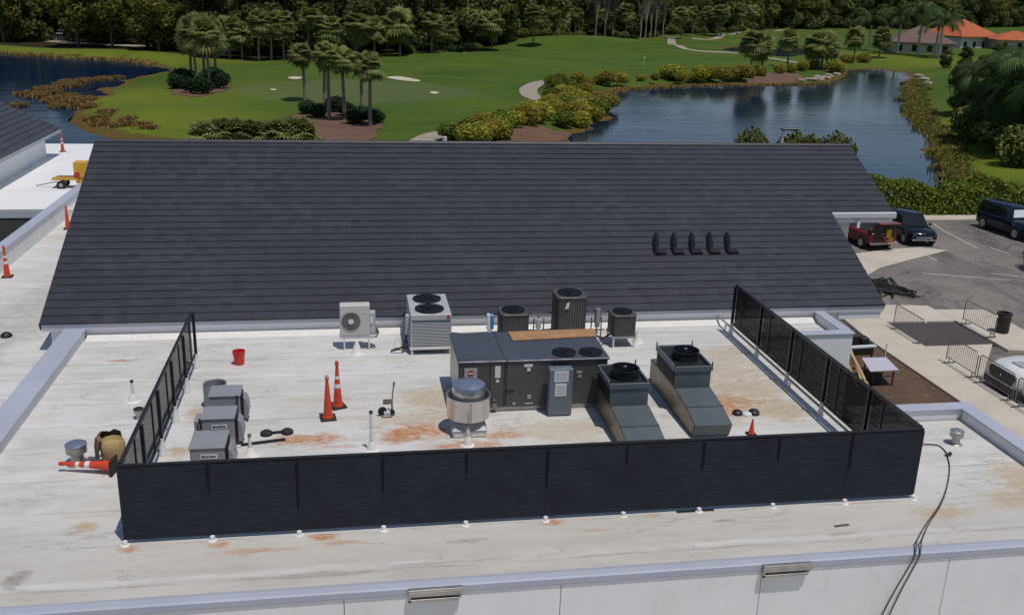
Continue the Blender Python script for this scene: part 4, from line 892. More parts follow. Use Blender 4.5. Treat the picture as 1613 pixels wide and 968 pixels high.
MB().lathe([(.17, 0), (.23, .12), (.25, .38), (.22, .50), (.20, .52), (.16, .44), (0, .40)], (-4.93, 19.05, 0), 18, False).build('sack', 'tan', t, smooth=True)
wr = MB()
for k in range(9):
    a = R(60+k*22); 
    for z, r_ in ((.16, .30), (.40, .30), (.58, .27), (.62, .2)): wr.v.append((-4.96+r_*1.1*math.cos(a), 19.08+r_*math.sin(a), z+.03*math.sin(k*2.1)))
wr.f = [(k*4+j, k*4+j+1, k*4+j+5, k*4+j+4) for k in range(8) for j in range(3)]; wr.build('wrap', 'brown', t, smooth=True)
solo(MB().tube([(-5.38+.16*math.cos(k*1.9)*(.4+.1*(k % 4)), 18.98+.10*math.sin(k*2.3), .03+.025*(k % 5)) for k in range(16)], .022, 6).box(-5.42, -5.26, 18.93, 19.02, .1, .16), 'hose_heap', 'steel', 'grey heap of fittings and hose between the galvanised vent and the tan sack', 'hose heap', (-5.35, 18.98, 0))
# roofing torch dolly
t = thing('hand_dolly', 'small grey wheeled dolly with an upright handle, right of the cones', 'dolly', (.75, 20.85, 0))
MB().tube([(.86, 20.95, .04), (.88, 20.98, .4), (.93, 21.02, .86)], .02, 8).cyl((.93, 21.02, .80), (.94, 21.03, .93), .03).build('handle', 'steel', t)
MB().tube([(.58, 20.72, .05), (.62, 20.66, .04), (.86, 20.66, .04), (.88, 20.95, .05), (.88, 20.96, .38), (.62, 20.96, .38)], .025, 8).box(.62, .88, 20.9, 21.0, .30, .42).build('frame', 'steel', t)
MB().cyl((.60, 20.76, .14), (.60, 20.82, .14), .13, n=18).cyl((.86, 20.76, .10), (.86, 20.82, .10), .09, n=16).build('wheel', 'rubber', t); MB().box(.64, .82, 20.7, 20.86, .05, .15).build('tray', 'label', t)
t.scale = (.82, .82, .82)
# pads, strip, gloves
solo(MB().lathe([(.14, 0), (.13, .06), (.07, .10), (0, .11)], (-1.95, 20.06, 0), 14, False).lathe([(.14, 0), (.13, .06), (.07, .10), (0, .11)], (-1.50, 20.10, 0), 14, False).bar((-1.85, 20.06, .04), (-1.6, 20.1, .04), .04), 'knee_pads', 'rubber', 'pair of black knee pads lying in the rust stain beside the cabinets', 'knee pads', (-1.72, 20.08, 0), smooth=True)
solo(MB().bar((-2.65, 19.50, .03), (-1.52, 19.72, .03), .06, .04), 'pipe_strip', 'black', 'thin black strip lying on the roof beside the nearest fan cabinet', 'strip', (-2.1, 19.6, 0))
t = thing('ear_defenders', 'black ear defenders with a white cloth lying in front of the right screen', 'ear defenders', (9.26, 20.07, 0))
MB().lathe([(.12, 0), (.12, .06), (.08, .10), (0, .11)], (9.05, 20.1, 0), 14, False).build('ear_cup', 'black', t, smooth=True); MB().lathe([(.14, 0), (.13, .07), (.08, .11), (0, .12)], (9.46, 20.08, 0), 14, False).build('ear_cup', 'black', t, smooth=True); MB().lathe([(.13, .0), (.12, .05), (.05, .09), (0, .09)], (9.26, 20.02, 0), 9, False).build('cloth', 'label', t, smooth=True)
# cable over the roof edge
def wire(off):
    p = [(11.2, 16.2, .75), (11.9, 17.2, .55), (12.5, 17.95, .10), (12.97, 18.01, .02), (13.0, 17.75, .02), (12.91, 17.51, .02), (12.63, 16.97, .02), (12.07, 16.18, .02), (11.45+off*.3, 15.46, .02), (10.77+off*.6, 14.81, .02), (10.3+off, 14.3, .04), (10.15+off, 14.1, .13), (9.95+off, 13.80, .12), (9.90+off, 13.77, -.05), (9.6+off*1.4, 13.75, -.8), (9.25+off*1.8, 13.75, -2.0), (8.9+off*2.4, 13.75, -3.4)]
    q = []
    for i in range(len(p)-1):
        a, b, c, e = (Vector(p[max(i-1, 0)]), Vector(p[i]), Vector(p[i+1]), Vector(p[min(i+2, len(p)-1)]))
        for k in range(4): f = k/4; q.append(.5*(2*b+(c-a)*f+(2*a-5*b+4*c-e)*f*f+(3*b-a-3*c+e)*f**3))
    p = q+[Vector(p[-1])]
    return p
t = thing('cable', 'double dark cable snaking from the right screen corner over the front roof edge', 'cable', (12, 16.5, 0))
for o_ in (-.035, .06): MB().tube(wire(o_), .013, 6).build('strand', 'cable_grey', t, smooth=True)
solo(MB().cyl((12.88, 17.5, .0), (13.0, 17.5, .07), .04), 'cable_clip', 'black', 'black clip on the cable at its bend beside the small vent', 'clip', (12.9, 17.5, 0))
solo(MB().bar((6.1, 15.80, .012), (6.85, 15.80, .012), .05, .02), 'timber_offcut', 'black', 'dark offcut lying against the foot of the front screen', 'offcut', (6.5, 15.8, 0))
solo(MB().bar((8.95, 14.95, .012), (9.25, 14.98, .012), .05, .02), 'metal_offcut', 'steel', 'short grey metal offcut on the front roof strip near the cable', 'offcut', (9.1, 15, 0))
# yellow roof cart
t = thing('roof_cart', 'yellow two-wheeled roof cart with a tall hopper, on the far left deck', 'cart', (-12.9, 47.95, 0))
MB().box(-13.75, -12.55, 47.6, 48.3, .42, .50).box(-13.72, -12.6, 47.62, 47.68, .50, .56).build('bed', 'yellow', t, bevel=.01); MB().box(-12.75, -12.2, 47.65, 48.25, .55, 1.25).box(-12.7, -12.25, 47.7, 48.2, .25, .545).build('hopper', 'yellow', t, bevel=.02)
MB().box(-13.6, -12.8, 47.66, 48.2, .505, .54).build('load_board', 'brown', t)
for y_ in (47.55, 48.28): MB().cyl((-13.35, y_, .2), (-13.35, y_+.1, .2), .2, n=20).build('wheel', 'tyre', t); MB().cyl((-13.35, y_-.005, .2), (-13.35, y_+.105, .2), .09, n=14).build('rim', 'labelgrey', t)
MB().cyl((-12.62, 47.6, .66), (-12.62, 47.64, .66), .13, n=18).build('reel', 'red_logo', t); MB().bar((-13.6, 47.95, .3), (-14.6, 48.15, .06), .04).build('tow_bar', 'steel', t)
MB().cyl((-12.5, 47.7, .1), (-12.5, 47.78, .1), .1).build('castor', 'rubber', t)

# ================================================================== VEHICLES
def car(label, loc, rz, L, W, H, paint, belt=1.0, hood=1.0, cab=(.12, .62), nose=.35, sunshade=False, opened=False, glass='glass', slope=(.55, .25), cat='car', wheel=.35):
    t = thing('parked_car', label, cat, loc, rz)
    h = W/2; x0, x1 = -L/2, L/2
    sts = [(x0, .45, .80*belt, .86), (x0+.08, .33, .97*belt, .96), (x0+.5, .28, belt, 1.), (0, .25, belt, 1.), (x1-1.35, .25, .99*belt, 1.), (x1-1.2, .26, hood, .99), (x1-.45, .28, hood*.94, .96), (x1-.1, .32, hood*.84, .88), (x1, .40, hood*.70, .80)]
    vs = []; n = 10
    for x, zb, zt, k in sts:
        wv = h*k; zm = zb+(zt-zb)*.55
        ring = [(-wv*.86, zb), (-wv, zb+.12), (-wv, zm), (-wv*.96, zt-.09), (-wv*.84, zt), (wv*.84, zt), (wv*.96, zt-.09), (wv, zm), (wv, zb+.12), (wv*.86, zb)]
        vs += [(x, y, z) for y, z in ring]
    fs = [(i*n+j, i*n+(j+1) % n, (i+1)*n+(j+1) % n, (i+1)*n+j) for i in range(len(sts)-1) for j in range(n)]+[tuple(range(n))[::-1], tuple(range((len(sts)-1)*n, len(sts)*n))]
    body = MB().add(vs, fs).build('body', paint, t, smooth=True, local=True)
    a = x0+cab[0]*L; b = x0+cab[1]*L; at_, bt_ = a+slope[1], b-slope[0]; zb, zt = belt-.03, H; wb, wt = h*.86, h*.70
    MB().add([(a, -wb, zb), (b, -wb, zb), (b, wb, zb), (a, wb, zb), (at_, -wt, zt-.06), (bt_, -wt, zt-.06), (bt_, wt, zt-.06), (at_, wt, zt-.06), (at_+.1, -wt*.88, zt), (bt_-.12, -wt*.88, zt), (bt_-.12, wt*.88, zt), (at_+.1, wt*.88, zt)],
             [(0, 1, 5, 4), (1, 2, 6, 5), (2, 3, 7, 6), (3, 0, 4, 7), (4, 5, 9, 8), (5, 6, 10, 9), (6, 7, 11, 10), (7, 4, 8, 11), (8, 9, 10, 11), (3, 2, 1, 0)]).build('cabin', paint, t, smooth=True, local=True)
    def pane(nm, q, f0, f1, g0, g1, mat):
        q = [Vector(p) for p in q]; P_ = lambda u_, v_: (q[0]*(1-u_)+q[1]*u_)*(1-v_)+(q[3]*(1-u_)+q[2]*u_)*v_
        nrm = (q[1]-q[0]).cross(q[3]-q[0]).normalized()*.008
        return MB().add([P_(f0, g0)+nrm, P_(f1, g0)+nrm, P_(f1, g1)+nrm, P_(f0, g1)+nrm], [(0, 1, 2, 3)]).build(nm, mat, t, local=True)
    A_ = [(a, -wb, zb), (b, -wb, zb), (b, wb, zb), (a, wb, zb)]; T_ = [(at_, -wt, zt-.06), (bt_, -wt, zt-.06), (bt_, wt, zt-.06), (at_, wt, zt-.06)]
    for s0, s1 in ((.06, .34), (.37, .64), (.67, .94)):
        pane('side_window', (A_[0], A_[1], T_[1], T_[0]), s0, s1, .16, .9, glass); pane('side_window', (A_[2], A_[3], T_[3], T_[2]), 1-s1, 1-s0, .16, .9, glass)
    pane('windscreen', (A_[1], A_[2], T_[2], T_[1]), .06, .94, .08, .93, glass)
    if not opened: pane('rear_window', (A_[3], A_[0], T_[0], T_[3]), .08, .92, .15, .9, glass)
    if sunshade: pane('sun_shade', (A_[1], A_[2], T_[2], T_[1]), .10, .90, .2, .85, 'sunshade').location = Vector((.012, 0, .006))
    for sx_ in (x0+.22*L*.8, x1-.2*L*.85):
        for sy in (-1, 1):
            y0 = sy*(h-.20); y1 = sy*(h+.015)
            tw = MB().cyl((sx_, y0, wheel), (sx_, y1, wheel), wheel, n=24).build('wheel', 'tyre', t, bevel=.03, local=True)
            MB().cyl((sx_, y1, wheel), (sx_, y1+sy*.012, wheel), wheel*.62, n=20).build('rim', 'galv', tw, local=True)
            MB().prism_y([(sx_+(wheel+.07)*math.cos(k*math.pi/10), wheel+(wheel+.07)*math.sin(k*math.pi/10)) for k in range(11)], sy*(h-.012), sy*(h+.008)).build('wheel_arch', 'black', t, local=True)
    zf = hood*.70
    for sy in (-1, 1):
        MB().box(x1-.10, x1-.005, sy*h*.60-.14, sy*h*.60+.14, zf-.12, zf+.03).build('headlight', 'headlamp', t, bevel=.03, local=True)
        MB().box(x0-.012, x0+.05, sy*h*.80-.06, sy*h*.80+.06, .62*belt, .92*belt).build('tail_light', 'redlamp', t, bevel=.01, local=True)
        MB().box(b-.35, b-.22, sy*(h+.02), sy*(h+.17), belt-.02, belt+.13).build('wing_mirror', paint, t, bevel=.03, local=True)
    return t, dict(L=L, W=W, H=H, h=h, x0=x0, x1=x1, belt=belt, hood=hood, zf=zf, a=a, b=b)
Z = GZ+.062
# dark wagon with chrome grille, nose towards the camera
t, k = car('black car with a chrome grille parked nose-out beside the red one', (33.95, 53.55, Z), R(-96), 4.4, 1.85, 1.62, 'car_black', .98, .98, (.05, .70), slope=(.6, .35))
MB().box(k['x1']-.04, k['x1']+.03, -.52, .52, .50, .60).box(k['x1']-.04, k['x1']+.035, -.75, .75, .36, .46).build('grille', 'chrome', t, bevel=.02, local=True); MB().cyl((k['x1']-.12, 0, .78), (k['x1']-.06, 0, .78), .06).build('badge', 'chrome', t, local=True)
# red wagon, tail open
t, k = car('dark red car with open tailgate and a ladder sticking out of its back', (30.45, 52.95, Z), R(96), 4.5, 1.9, 1.72, 'car_red', 1.02, 1.0, (.0, .70), opened=True, slope=(.6, .05))
MB().box(k['x0']-.012, k['x0']+.0, -.74, .74, .62, 1.0).box(k['x0']-.012, k['x0']+.02, -.66, .66, 1.0, 1.5).build('cargo_opening', 'black', t, local=True); MB().box(k['x0']-.10, k['x0']+.02, -.9, .9, .36, .52).build('rear_bumper', 'labelgrey', t, bevel=.03, local=True)
MB().box(k['x0']-.55, k['x0']+.1, -.7, .7, 1.66, 1.71).build('tailgate', 'car_red', t, bevel=.02, local=True)
MB().box(k['x0']-.03, k['x0']-.013, .72, .86, 1.0, 1.06).build('sticker', 'label', t, local=True)
ld = thing('ladder', 'orange ladder with pale rungs leaning out of the open red car', 'ladder', (30.8, 50.5, Z+.4)); lm = MB(); rails = MB(); tp, bt = Vector((30.2, 50.95, Z+1.42)), Vector((30.85, 50.35, Z+.42)); sd = Vector((.42, .05, 0))
rails.bar(tp, bt, .05, .07).bar(tp+sd, bt+sd, .05, .07); rails.build('rail', 'orange', ld)
for q in range(6): f_ = (q+.5)/6; p_ = tp+(bt-tp)*f_; lm.bar(p_, p_+sd, .06, .04)
lm.build('rung', 'labelgrey', ld)
solo(MB().box(30.75, 31.05, 50.55, 50.75, Z+.75, Z+1.3).box(30.9, 31.2, 50.52, 50.7, Z+.55, Z+.85), 'tool_case', 'yellow', 'yellow tool cases packed in the back of the red car', 'tool case', (31, 50.6, Z+.6), bevel=.03)
solo(MB().box(29.72, 30.05, 50.72, 50.95, Z+1.0, Z+1.3), 'black_bag', 'black', 'black bag at the left of the red car boot', 'bag', (29.9, 50.8, Z+1.0), bevel=.05)
# dark blue jeep-like car
t, k = car('dark blue off-road car with a bright shade behind its windscreen, by the hedge', (41.6, 54.4, Z), R(-86), 4.5, 1.9, 1.85, 'car_blue', 1.12, 1.10, (.0, .68), sunshade=True, slope=(.22, .08), wheel=.40)
gr = MB().box(k['x1']-.03, k['x1']+.02, -.5, .5, .62, .86); gr.build('grille', 'black', t, local=True); MB().box(k['x1']-.05, k['x1']+.14, -.85, .85, .46, .60).build('bumper', 'black', t, bevel=.03, local=True)
# white car nose
t, k = car('white car with a black grille parked facing the pedestrian barriers', (26.15, 30.1, Z), R(181), 4.7, 1.98, 1.85, 'car_white', 1.2, 1.2, (.02, .66), slope=(.75, .25), wheel=.37)
MB().prism_x([(-.64, 1.0), (.64, 1.0), (.74, .86), (.60, .56), (-.60, .56), (-.74, .86)], k['x1']-.06, k['x1']+.035).build('grille', 'black', t, bevel=.02, local=True)
MB().cyl((k['x1']+.036, 0, .8), (k['x1']+.05, 0, .8), .05).build('badge', 'chrome', t, local=True); MB().box(k['x1']-.25, k['x1']+.02, -.93, .93, .24, .52).build('bumper', 'black', t, bevel=.04, local=True)
MB().box(k['x1']-1.0, k['x1']-.55, -.3, .3, 1.14, 1.18).build('bonnet_marking', 'labelgrey', t, local=True)
# far cars under the oaks
for (px, py), rz, pt, lb in (((138, 66), 20, 'car_white', 'white car parked under the trees by the left pond'), ((266, 76), 60, 'car_white', 'pale car half hidden by tree trunks on the left bank'), ((345, 84), 10, 'car_white', 'white car seen between the palm trunks of the left group'), ((100, 64), 15, 'car_grey', 'dark car parked left of the white one under the pond trees')):
    p = GT(px, py); car(lb, p, R(rz), 4.6, 1.85, 1.65, pt, 1.0, 1.0, (.05, .68))

# ------------------------------------------------------------------ barriers, bin, tables by the walk
def barrier(label, p, q):
    p = Vector(p); q = Vector(q); d = (q-p); L = d.length; d.normalize(); t = thing('crowd_barrier', label, 'barrier', tuple((p+q)/2), math.atan2(d.y, d.x), 'grey pedestrian barriers')
    h = L/2-.03; f = MB(); f.tube([(-h, 0, .10), (-h, 0, 1.0), (-h+.08, 0, 1.08), (h-.08, 0, 1.08), (h, 0, 1.0), (h, 0, .10)], .022, 8).tube([(-h, 0, .22), (h, 0, .22)], .018, 6); f.build('frame', 'steel', t, local=True)
    b = MB(); n = 17
    for k_ in range(1, n): x = -h+2*h*k_/n; b.cyl((x, 0, .22), (x, 0, 1.07), .008, n=5, cap=False)
    b.build('bars', 'steel', t, local=True)
    for s in (-1, 1): MB().bar((s*h*.8, -.28, .03), (s*h*.8, .28, .03), .05, .03).bar((s*h*.8, 0, .04), (s*h*.8, 0, .23), .03).build('foot', 'steel', t, local=True)
GW = GZ+.2
barrier('grey barrier at the left edge of the dark planting bed, nearest the building', (23.66, 37.3, GW), (23.66, 34.95, GW))
barrier('grey barrier at the right edge of the dark planting bed, near the bin', (27.3, 37.7, GW), (27.3, 35.4, GW))
barrier('grey barrier farthest from the camera in the row before the white car', (23.58, 33.15, GW), (23.58, 31.2, GW))
barrier('grey barrier in the middle of the row before the white car', (23.58, 31.12, GW), (23.56, 28.95, GW))
barrier('grey barrier nearest the camera in the row before the white car', (23.56, 28.85, GW), (23.54, 26.65, GW))
t = thing('litter_bin', 'dark brown round bin on the pale walk near the parking lot', 'bin', (28.3, 36.3, GW)); MB().lathe([(.27, 0), (.29, .05), (.29, .80), (.31, .84), (.31, .9), (.2, .9), (.18, .7), (0, .7)], (28.3, 36.3, GW), 20, False).build('body', 'black', t, smooth=True); MB().lathe([(.315, .78), (.315, .82)], (28.3, 36.3, GW), 20, False).build('rim_band', 'rust', t)
zb_ = GZ+.1
t = thing('folding_table', 'pale lilac folding table standing on the bare earth bed', 'table', (19.75, 31.65, zb_))
tc_ = [(19.02, 30.97), (20.2, 31.0), (20.42, 32.3), (19.4, 32.32)]
MB().prism_z(tc_, -3.64, -3.595).build('table_top', 'table', t, bevel=.01)
for x_, y_ in ((19.25, 31.1), (20.08, 31.12), (20.25, 32.15), (19.5, 32.18)): MB().bar((x_, y_, zb_), (x_, y_, -3.641), .04).build('leg', 'black_metal', t)
MB().bar((19.25, 31.1, -3.9), (20.08, 31.12, -3.9), .03).bar((19.5, 32.18, -4.0), (19.25, 31.1, -4.0), .03).build('stretcher', 'black_metal', t)
solo(MB().box(19.28, 19.75, 31.3, 31.9, zb_, zb_+.42), 'storage_crate', 'black', 'black crate under the lilac folding table', 'crate', (19.5, 31.6, zb_), bevel=.02)
t = thing('saw_stand', 'timber work stand with pale planks beside the lilac table', 'work stand', (18.7, 32.2, zb_))
MB().bar((19.02, 30.85, zb_+.04), (18.75, 32.0, -3.28), .11, .05).bar((19.0, 31.3, zb_+.04), (18.95, 32.45, -3.3), .10, .05).bar((18.6, 31.0, zb_+.04), (18.45, 32.0, -3.3), .10, .05).build('plank', 'wood', t); MB().bar((18.3, 32.55, -3.27), (20.15, 32.7, -3.27), .14, .07).build('cross_beam', 'label', t)
for x_, y_ in ((18.4, 32.5), (20.0, 32.65)): MB().bar((x_, y_, zb_), (x_, y_, -3.31), .05).build('leg', 'black_metal', t)
solo(MB().box(20.0, 21.1, 34.3, 34.9, zb_, zb_+.45).box(20.1, 20.4, 34.35, 34.7, zb_+.45, zb_+.85).box(20.55, 20.9, 34.4, 34.8, zb_+.45, zb_+.7), 'tool_boxes', 'black', 'stack of black tool boxes behind the timber work stand', 'tool boxes', (20.5, 34.6, zb_), bevel=.03)
solo(MB().cyl((20.8, 33.0, zb_), (20.8, 33.0, zb_+1.0), .025, n=8), 'white_stake', 'pvc', 'thin white stake in the bed behind the lilac table', 'stake', (20.8, 33, zb_))
pts = []
for k_ in range(70): a = k_*1.31; pts.append((26.7+1.0*math.cos(a)*(.4+.6*random.random())+.35*math.sin(k_*.4), 43.3+1.9*math.sin(a*.83)*(.4+.6*random.random()), Z+.05+.10*random.random()))
solo(MB().tube(pts, .04, 5), 'dark_tangle', 'rubber', 'tangled black strand heap on the asphalt by the roof corner', 'strand heap', (26.7, 43.3, Z), smooth=True)  # loose heap of dark strands on the asphalt
t = thing('street_lamp', 'pale lamp post with a flat black lamp head behind the tiled roof', 'lamp post', (28.0, 46.5, GZ))
lx = G(1231, 228, 0); dirv = (Vector((lx.x, lx.y, 0))).normalized(); base = dirv*54.0; t.location = (base.x, base.y, GZ)
pz = {}
dq = cr*((1231-806.5)/FPX)-cu*((205-484)/FPX)+fw; tt = math.hypot(base.x, base.y)/math.hypot(dq.x, dq.y); ztop = CH+dq.z*tt
MB().cyl((base.x, base.y, GZ), (base.x, base.y, ztop), .09, .07, n=12).build('pole', 'fascia', t); MB().bar((base.x-.1, base.y, ztop+.05), (base.x+.85, base.y-.1, ztop+.08), .32, .10).build('lamp_head', 'black_metal', t, bevel=.02)

# ================================================================== VEGETATION
def leaf_mesh(name, C, N, size, mat, flat=.5, aspect=1.6, droop=0.):
    "C: (n,3) leaf centres; N: (n,3) facing hints"
    n = len(C); nr = N+rng.normal(0, flat, (n, 3)); nr /= np.linalg.norm(nr, axis=1)[:, None]+1e-9
    t = np.cross(nr, rng.normal(0, 1, (n, 3))); t[:, 2] -= droop; t -= (t*nr).sum(1)[:, None]*nr; t /= np.linalg.norm(t, axis=1)[:, None]+1e-9; b = np.cross(nr, t)
    s = (size*rng.uniform(.6, 1.4, n))[:, None]
    V = np.stack([C-t*s*aspect*.5, C+b*s*.5, C+t*s*aspect*.5, C-b*s*.5], 1).reshape(-1, 3)
    return raw_mesh(name, V, np.arange(4*n).reshape(-1, 4), np.repeat(rng.uniform(0, 1, n), 4), mat)
def raw_mesh(name, V, F, tint, mat):
    me = bpy.data.meshes.new(name); me.from_pydata(V.tolist(), [], F.tolist())
    a = me.attributes.new('tint', 'FLOAT', 'POINT'); a.data.foreach_set('value', np.asarray(tint, np.float32)); me.materials.append(M[mat]); return me
def clumps(n, centres, radii, shell=.55):
    k = rng.choice(len(centres), n, p=np.array([r[0]*r[1]*r[2] for r in radii])**.8/np.sum(np.array([r[0]*r[1]*r[2] for r in radii])**.8))
    d = rng.normal(0, 1, (n, 3)); d /= np.linalg.norm(d, axis=1)[:, None]; rr = rng.uniform(shell, 1.08, n)**.8
    c = np.array(centres)[k]; r = np.array(radii)[k]
    return c+d*r*rr[:, None], d
def link(name, me, parent):
    o = bpy.data.objects.new(name, me); col.objects.link(o); o.parent = parent; return o
PROTO = []
def away(o): o.location = (0, 0, -500); PROTO.append(o); return o
def broad(name, mat, bark, h, rad, nl, size, label, cat='tree', low=.35, nc=16, trunk=.22):
    t = thing(name, label, cat); cs, rs = [], []
    for _ in range(nc):
        a = random.uniform(0, 2*math.pi); q = rad*.72*math.sqrt(random.random()); z = h*(low+.18)+(h*(.80-low))*random.random()*(1-.35*(q/rad)**2)
        s = rad*random.uniform(.24, .46); cs.append((q*math.cos(a), q*math.sin(a), z)); rs.append((s, s, s*random.uniform(.6, .85)))
    cs.append((0, 0, h*.86)); rs.append((rad*.4, rad*.4, h*.13))
    tr = MB(); tr.tube([(0, 0, -.3), (.05*rad, 0, h*.2), (.02, .04*rad, h*.45), (0, 0, h*.7)], [trunk, trunk*.8, trunk*.6, trunk*.25], 8)
    for c in cs[:9]: tr.tube([(0, 0, h*.22), (c[0]*.45, c[1]*.45, (h*.25+c[2])/2), c], [trunk*.55, trunk*.35, trunk*.12], 6)
    tr.build('trunk', bark, t, local=True, smooth=True)
    C, D = clumps(nl, cs, rs); link('crown', leaf_mesh('crown', C, D*.6+np.array([0, 0, .5]), size, mat, .6), t); return t
def sabal(name, h, label, mat='leaf_palm', lean=0., skirt=True, big=1.):
    t = thing(name, label, 'palm'); top = Vector((lean, lean*.3, h))
    MB().tube([(0, 0, -.3), (lean*.15, 0, h*.35), (lean*.5, lean*.1, h*.7), tuple(top)], [.20, .165, .15, .17], 9).build('trunk', 'bark_palm', t, local=True, smooth=True)
    V = []; F = []; T = []
    def fan_leaf(az_, elv, L, tn, sz):
        d = Vector((math.cos(az_)*math.cos(elv), math.sin(az_)*math.cos(elv), math.sin(elv))); side = Vector((-math.sin(az_), math.cos(az_), 0)); up_ = side.cross(d)*-1
        hub = top+d*L*.5
        o = len(V); V.extend([top-side*.02, top+side*.02, hub+side*.02, hub-side*.02]); F.append((o, o+1, o+2, o+3)); T.extend([tn]*4)
        for k_ in range(-6, 7):
            a = k_*.235; dr = d*math.cos(a)+side*math.sin(a); ln = sz*(1-.28*abs(k_)/6); mid = hub+dr*ln*.55+up_*.05*(k_ % 2); tip = hub+dr*ln+Vector((0, 0, -.22*ln*(1+.5*abs(k_)/6))); wv = side*math.cos(a)-d*math.sin(a)
            o = len(V); V.extend([hub, mid+wv*.105*sz, tip, mid-wv*.105*sz]); F.append((o, o+1, o+2, o+3)); tt_ = min(1, max(0, tn+random.uniform(-.15, .15))); T.extend([tt_]*4)
    for k_ in range(72):
        elv = random.uniform(-1.25, 1.35); fan_leaf(random.uniform(0, 6.283), elv, random.uniform(.9, 1.25)*big, .35+.4*random.random()+.15*(elv > .3), random.uniform(.7, 1.25)*big)
    link('crown', raw_mesh('crown', np.array([tuple(v) for v in V]), np.array(F), T, mat), t)
    if skirt:
        V.clear(); F.clear(); T.clear(); top = top-Vector((0, 0, .25))
        for k_ in range(12): fan_leaf(random.uniform(0, 6.283), random.uniform(-1.4, -.9), .5, random.random(), .55)
        link('dead_skirt', raw_mesh('dead_skirt', np.array([tuple(v) for v in V]), np.array(F), T, 'dead'), t)
    return t
def feather(name, h, label, trunk_mat, r0_, mat, nf=16, FL=3.0, drp=1.0, cs_green=True):
    t = thing(name, label, 'palm')
    MB().tube([(0, 0, -.3), (0, 0, h*.3), (.1, 0, h*.7), (.1, .05, h)], [r0_*1.15, r0_*1.1, r0_, r0_*.75], 10).build('trunk', trunk_mat, t, local=True, smooth=True)
    if cs_green: MB().cyl((.1, .05, h), (.1, .05, h+1.1), r0_*.7, r0_*.45, n=10).build('crown_shaft', 'leaf_royal', t, local=True)
    top = Vector((.1, .05, h+(1.1 if cs_green else 0))); V = []; F = []; T = []
    for k_ in range(nf):
        a = k_*2.399+random.uniform(-.2, .2); e0 = random.uniform(.25, 1.35); d = Vector((math.cos(a), math.sin(a), 0)); side = Vector((-d.y, d.x, 0)); pos = top.copy(); elv = e0; pts_ = []
        for s in range(13): pts_.append((pos.copy(), elv)); pos = pos+(d*math.cos(elv)+Vector((0, 0, math.sin(elv))))*FL/12; elv -= drp*.2*(.5+s/12)
        tn = random.uniform(.2, .8)
        for s in range(1, 13):
            p0, p1 = pts_[s-1][0], pts_[s][0]; o = len(V); V.extend([p0-side*.03, p0+side*.03, p1+side*.03, p1-side*.03]); F.append((o, o+1, o+2, o+3)); T.extend([tn]*4)
            for sg in (-1, 1):
                for j in (0, .5):
                    pp = p0.lerp(p1, j); ln = FL*.24*math.sin(math.pi*min(.97, .12+.85*(s-1+j)/12))+.12; fwd = (p1-p0).normalized(); tip = pp+(side*sg*.8+fwd*.5)*ln+Vector((0, 0, -ln*(.35+.3*random.random()))); o = len(V)
                    V.extend([pp, pp+fwd*.11, tip, pp-fwd*.02]); F.append((o, o+1, o+2, o+3)); q = min(1, max(0, tn+random.uniform(-.2, .2))); T.extend([q]*4)
    link('crown', raw_mesh('crown', np.array([tuple(v) for v in V]), np.array(F), T, mat), t); return t
def shrub(name, rad, hgt, nl, size, mat, label, nc=6):
    t = thing(name, label, 'shrub'); cs = []; rs = []
    for _ in range(nc):
        a = random.uniform(0, 6.283); q = rad*.5*random.random(); s = rad*random.uniform(.4, .65); cs.append((q*math.cos(a), q*math.sin(a), hgt*random.uniform(.35, .62))); rs.append((s, s, hgt*random.uniform(.3, .45)))
    C, D = clumps(nl, cs, rs, .6); C[:, 2] = np.maximum(C[:, 2], .02); link('foliage', leaf_mesh('foliage', C, D*.7+np.array([0, 0, .4]), size, mat, .55), t)
    st_ = MB()
    for c in cs[:4]: st_.tube([(0, 0, -.1), c], [.05, .02], 5)
    st_.build('stems', 'bark', t, local=True); return t
def reeds(name, pts, n, hgt, mat, label=None):
    V = []; F = []; T = []
    for _ in range(n):
        x, y = pts[rng.integers(len(pts))]; x += rng.normal(0, .45); y += rng.normal(0, .45); z = max(hz_fast(x, y), WZ)-.05; a = rng.uniform(0, 6.28); hh_ = hgt*rng.uniform(.35, 1.1); ln = hh_*rng.uniform(.3, 1.1); w_ = .055
        o = len(V); V += [(x-w_*math.sin(a), y+w_*math.cos(a), z), (x+w_*math.sin(a), y-w_*math.cos(a), z), (x+ln*math.cos(a)+w_*math.sin(a), y+ln*math.sin(a)-w_*math.cos(a), z+hh_), (x+ln*math.cos(a)-w_*math.sin(a), y+ln*math.sin(a)+w_*math.cos(a), z+hh_*1.02)]; F.append((o, o+1, o+2, o+3)); T += [rng.uniform(0, 1)]*4
    me_ = raw_mesh(name, np.array(V), np.array(F), T, mat); o = bpy.data.objects.new(name, me_); col.objects.link(o); o['kind'] = 'stuff'; return o
_hx = lambda v, ax: np.clip(np.searchsorted(ax, v)-1, 0, len(ax)-2)
HH = hh.reshape(ny, nx)
def hz_fast(x, y): return HH[_hx(y, ys), _hx(x, xs)]
OAKS = [broad('oak_tree', 'leaf_oak', 'bark', random.uniform(11, 13.5), random.uniform(5.6, 7.0), 11000, .35, '', low=.12, nc=24, trunk=.34) for _ in range(3)]
DARKS = [broad('evergreen_tree', 'leaf_dark', 'bark', random.uniform(14, 17), random.uniform(5.4, 6.8), 11000, .40, '', low=-.06, nc=28, trunk=.3) for _ in range(3)]
MIDS = [broad('broadleaf_tree', 'leaf_mid', 'bark', random.uniform(12, 15), random.uniform(5., 6.2), 11000, .38, '', low=-.08, nc=28, trunk=.28) for _ in range(3)]
PINE = [broad('pine_tree', 'leaf_dark', 'bark_pale', 19, 4.0, 1600, .5, '', low=.62, nc=9, trunk=.22) for _ in range(2)]
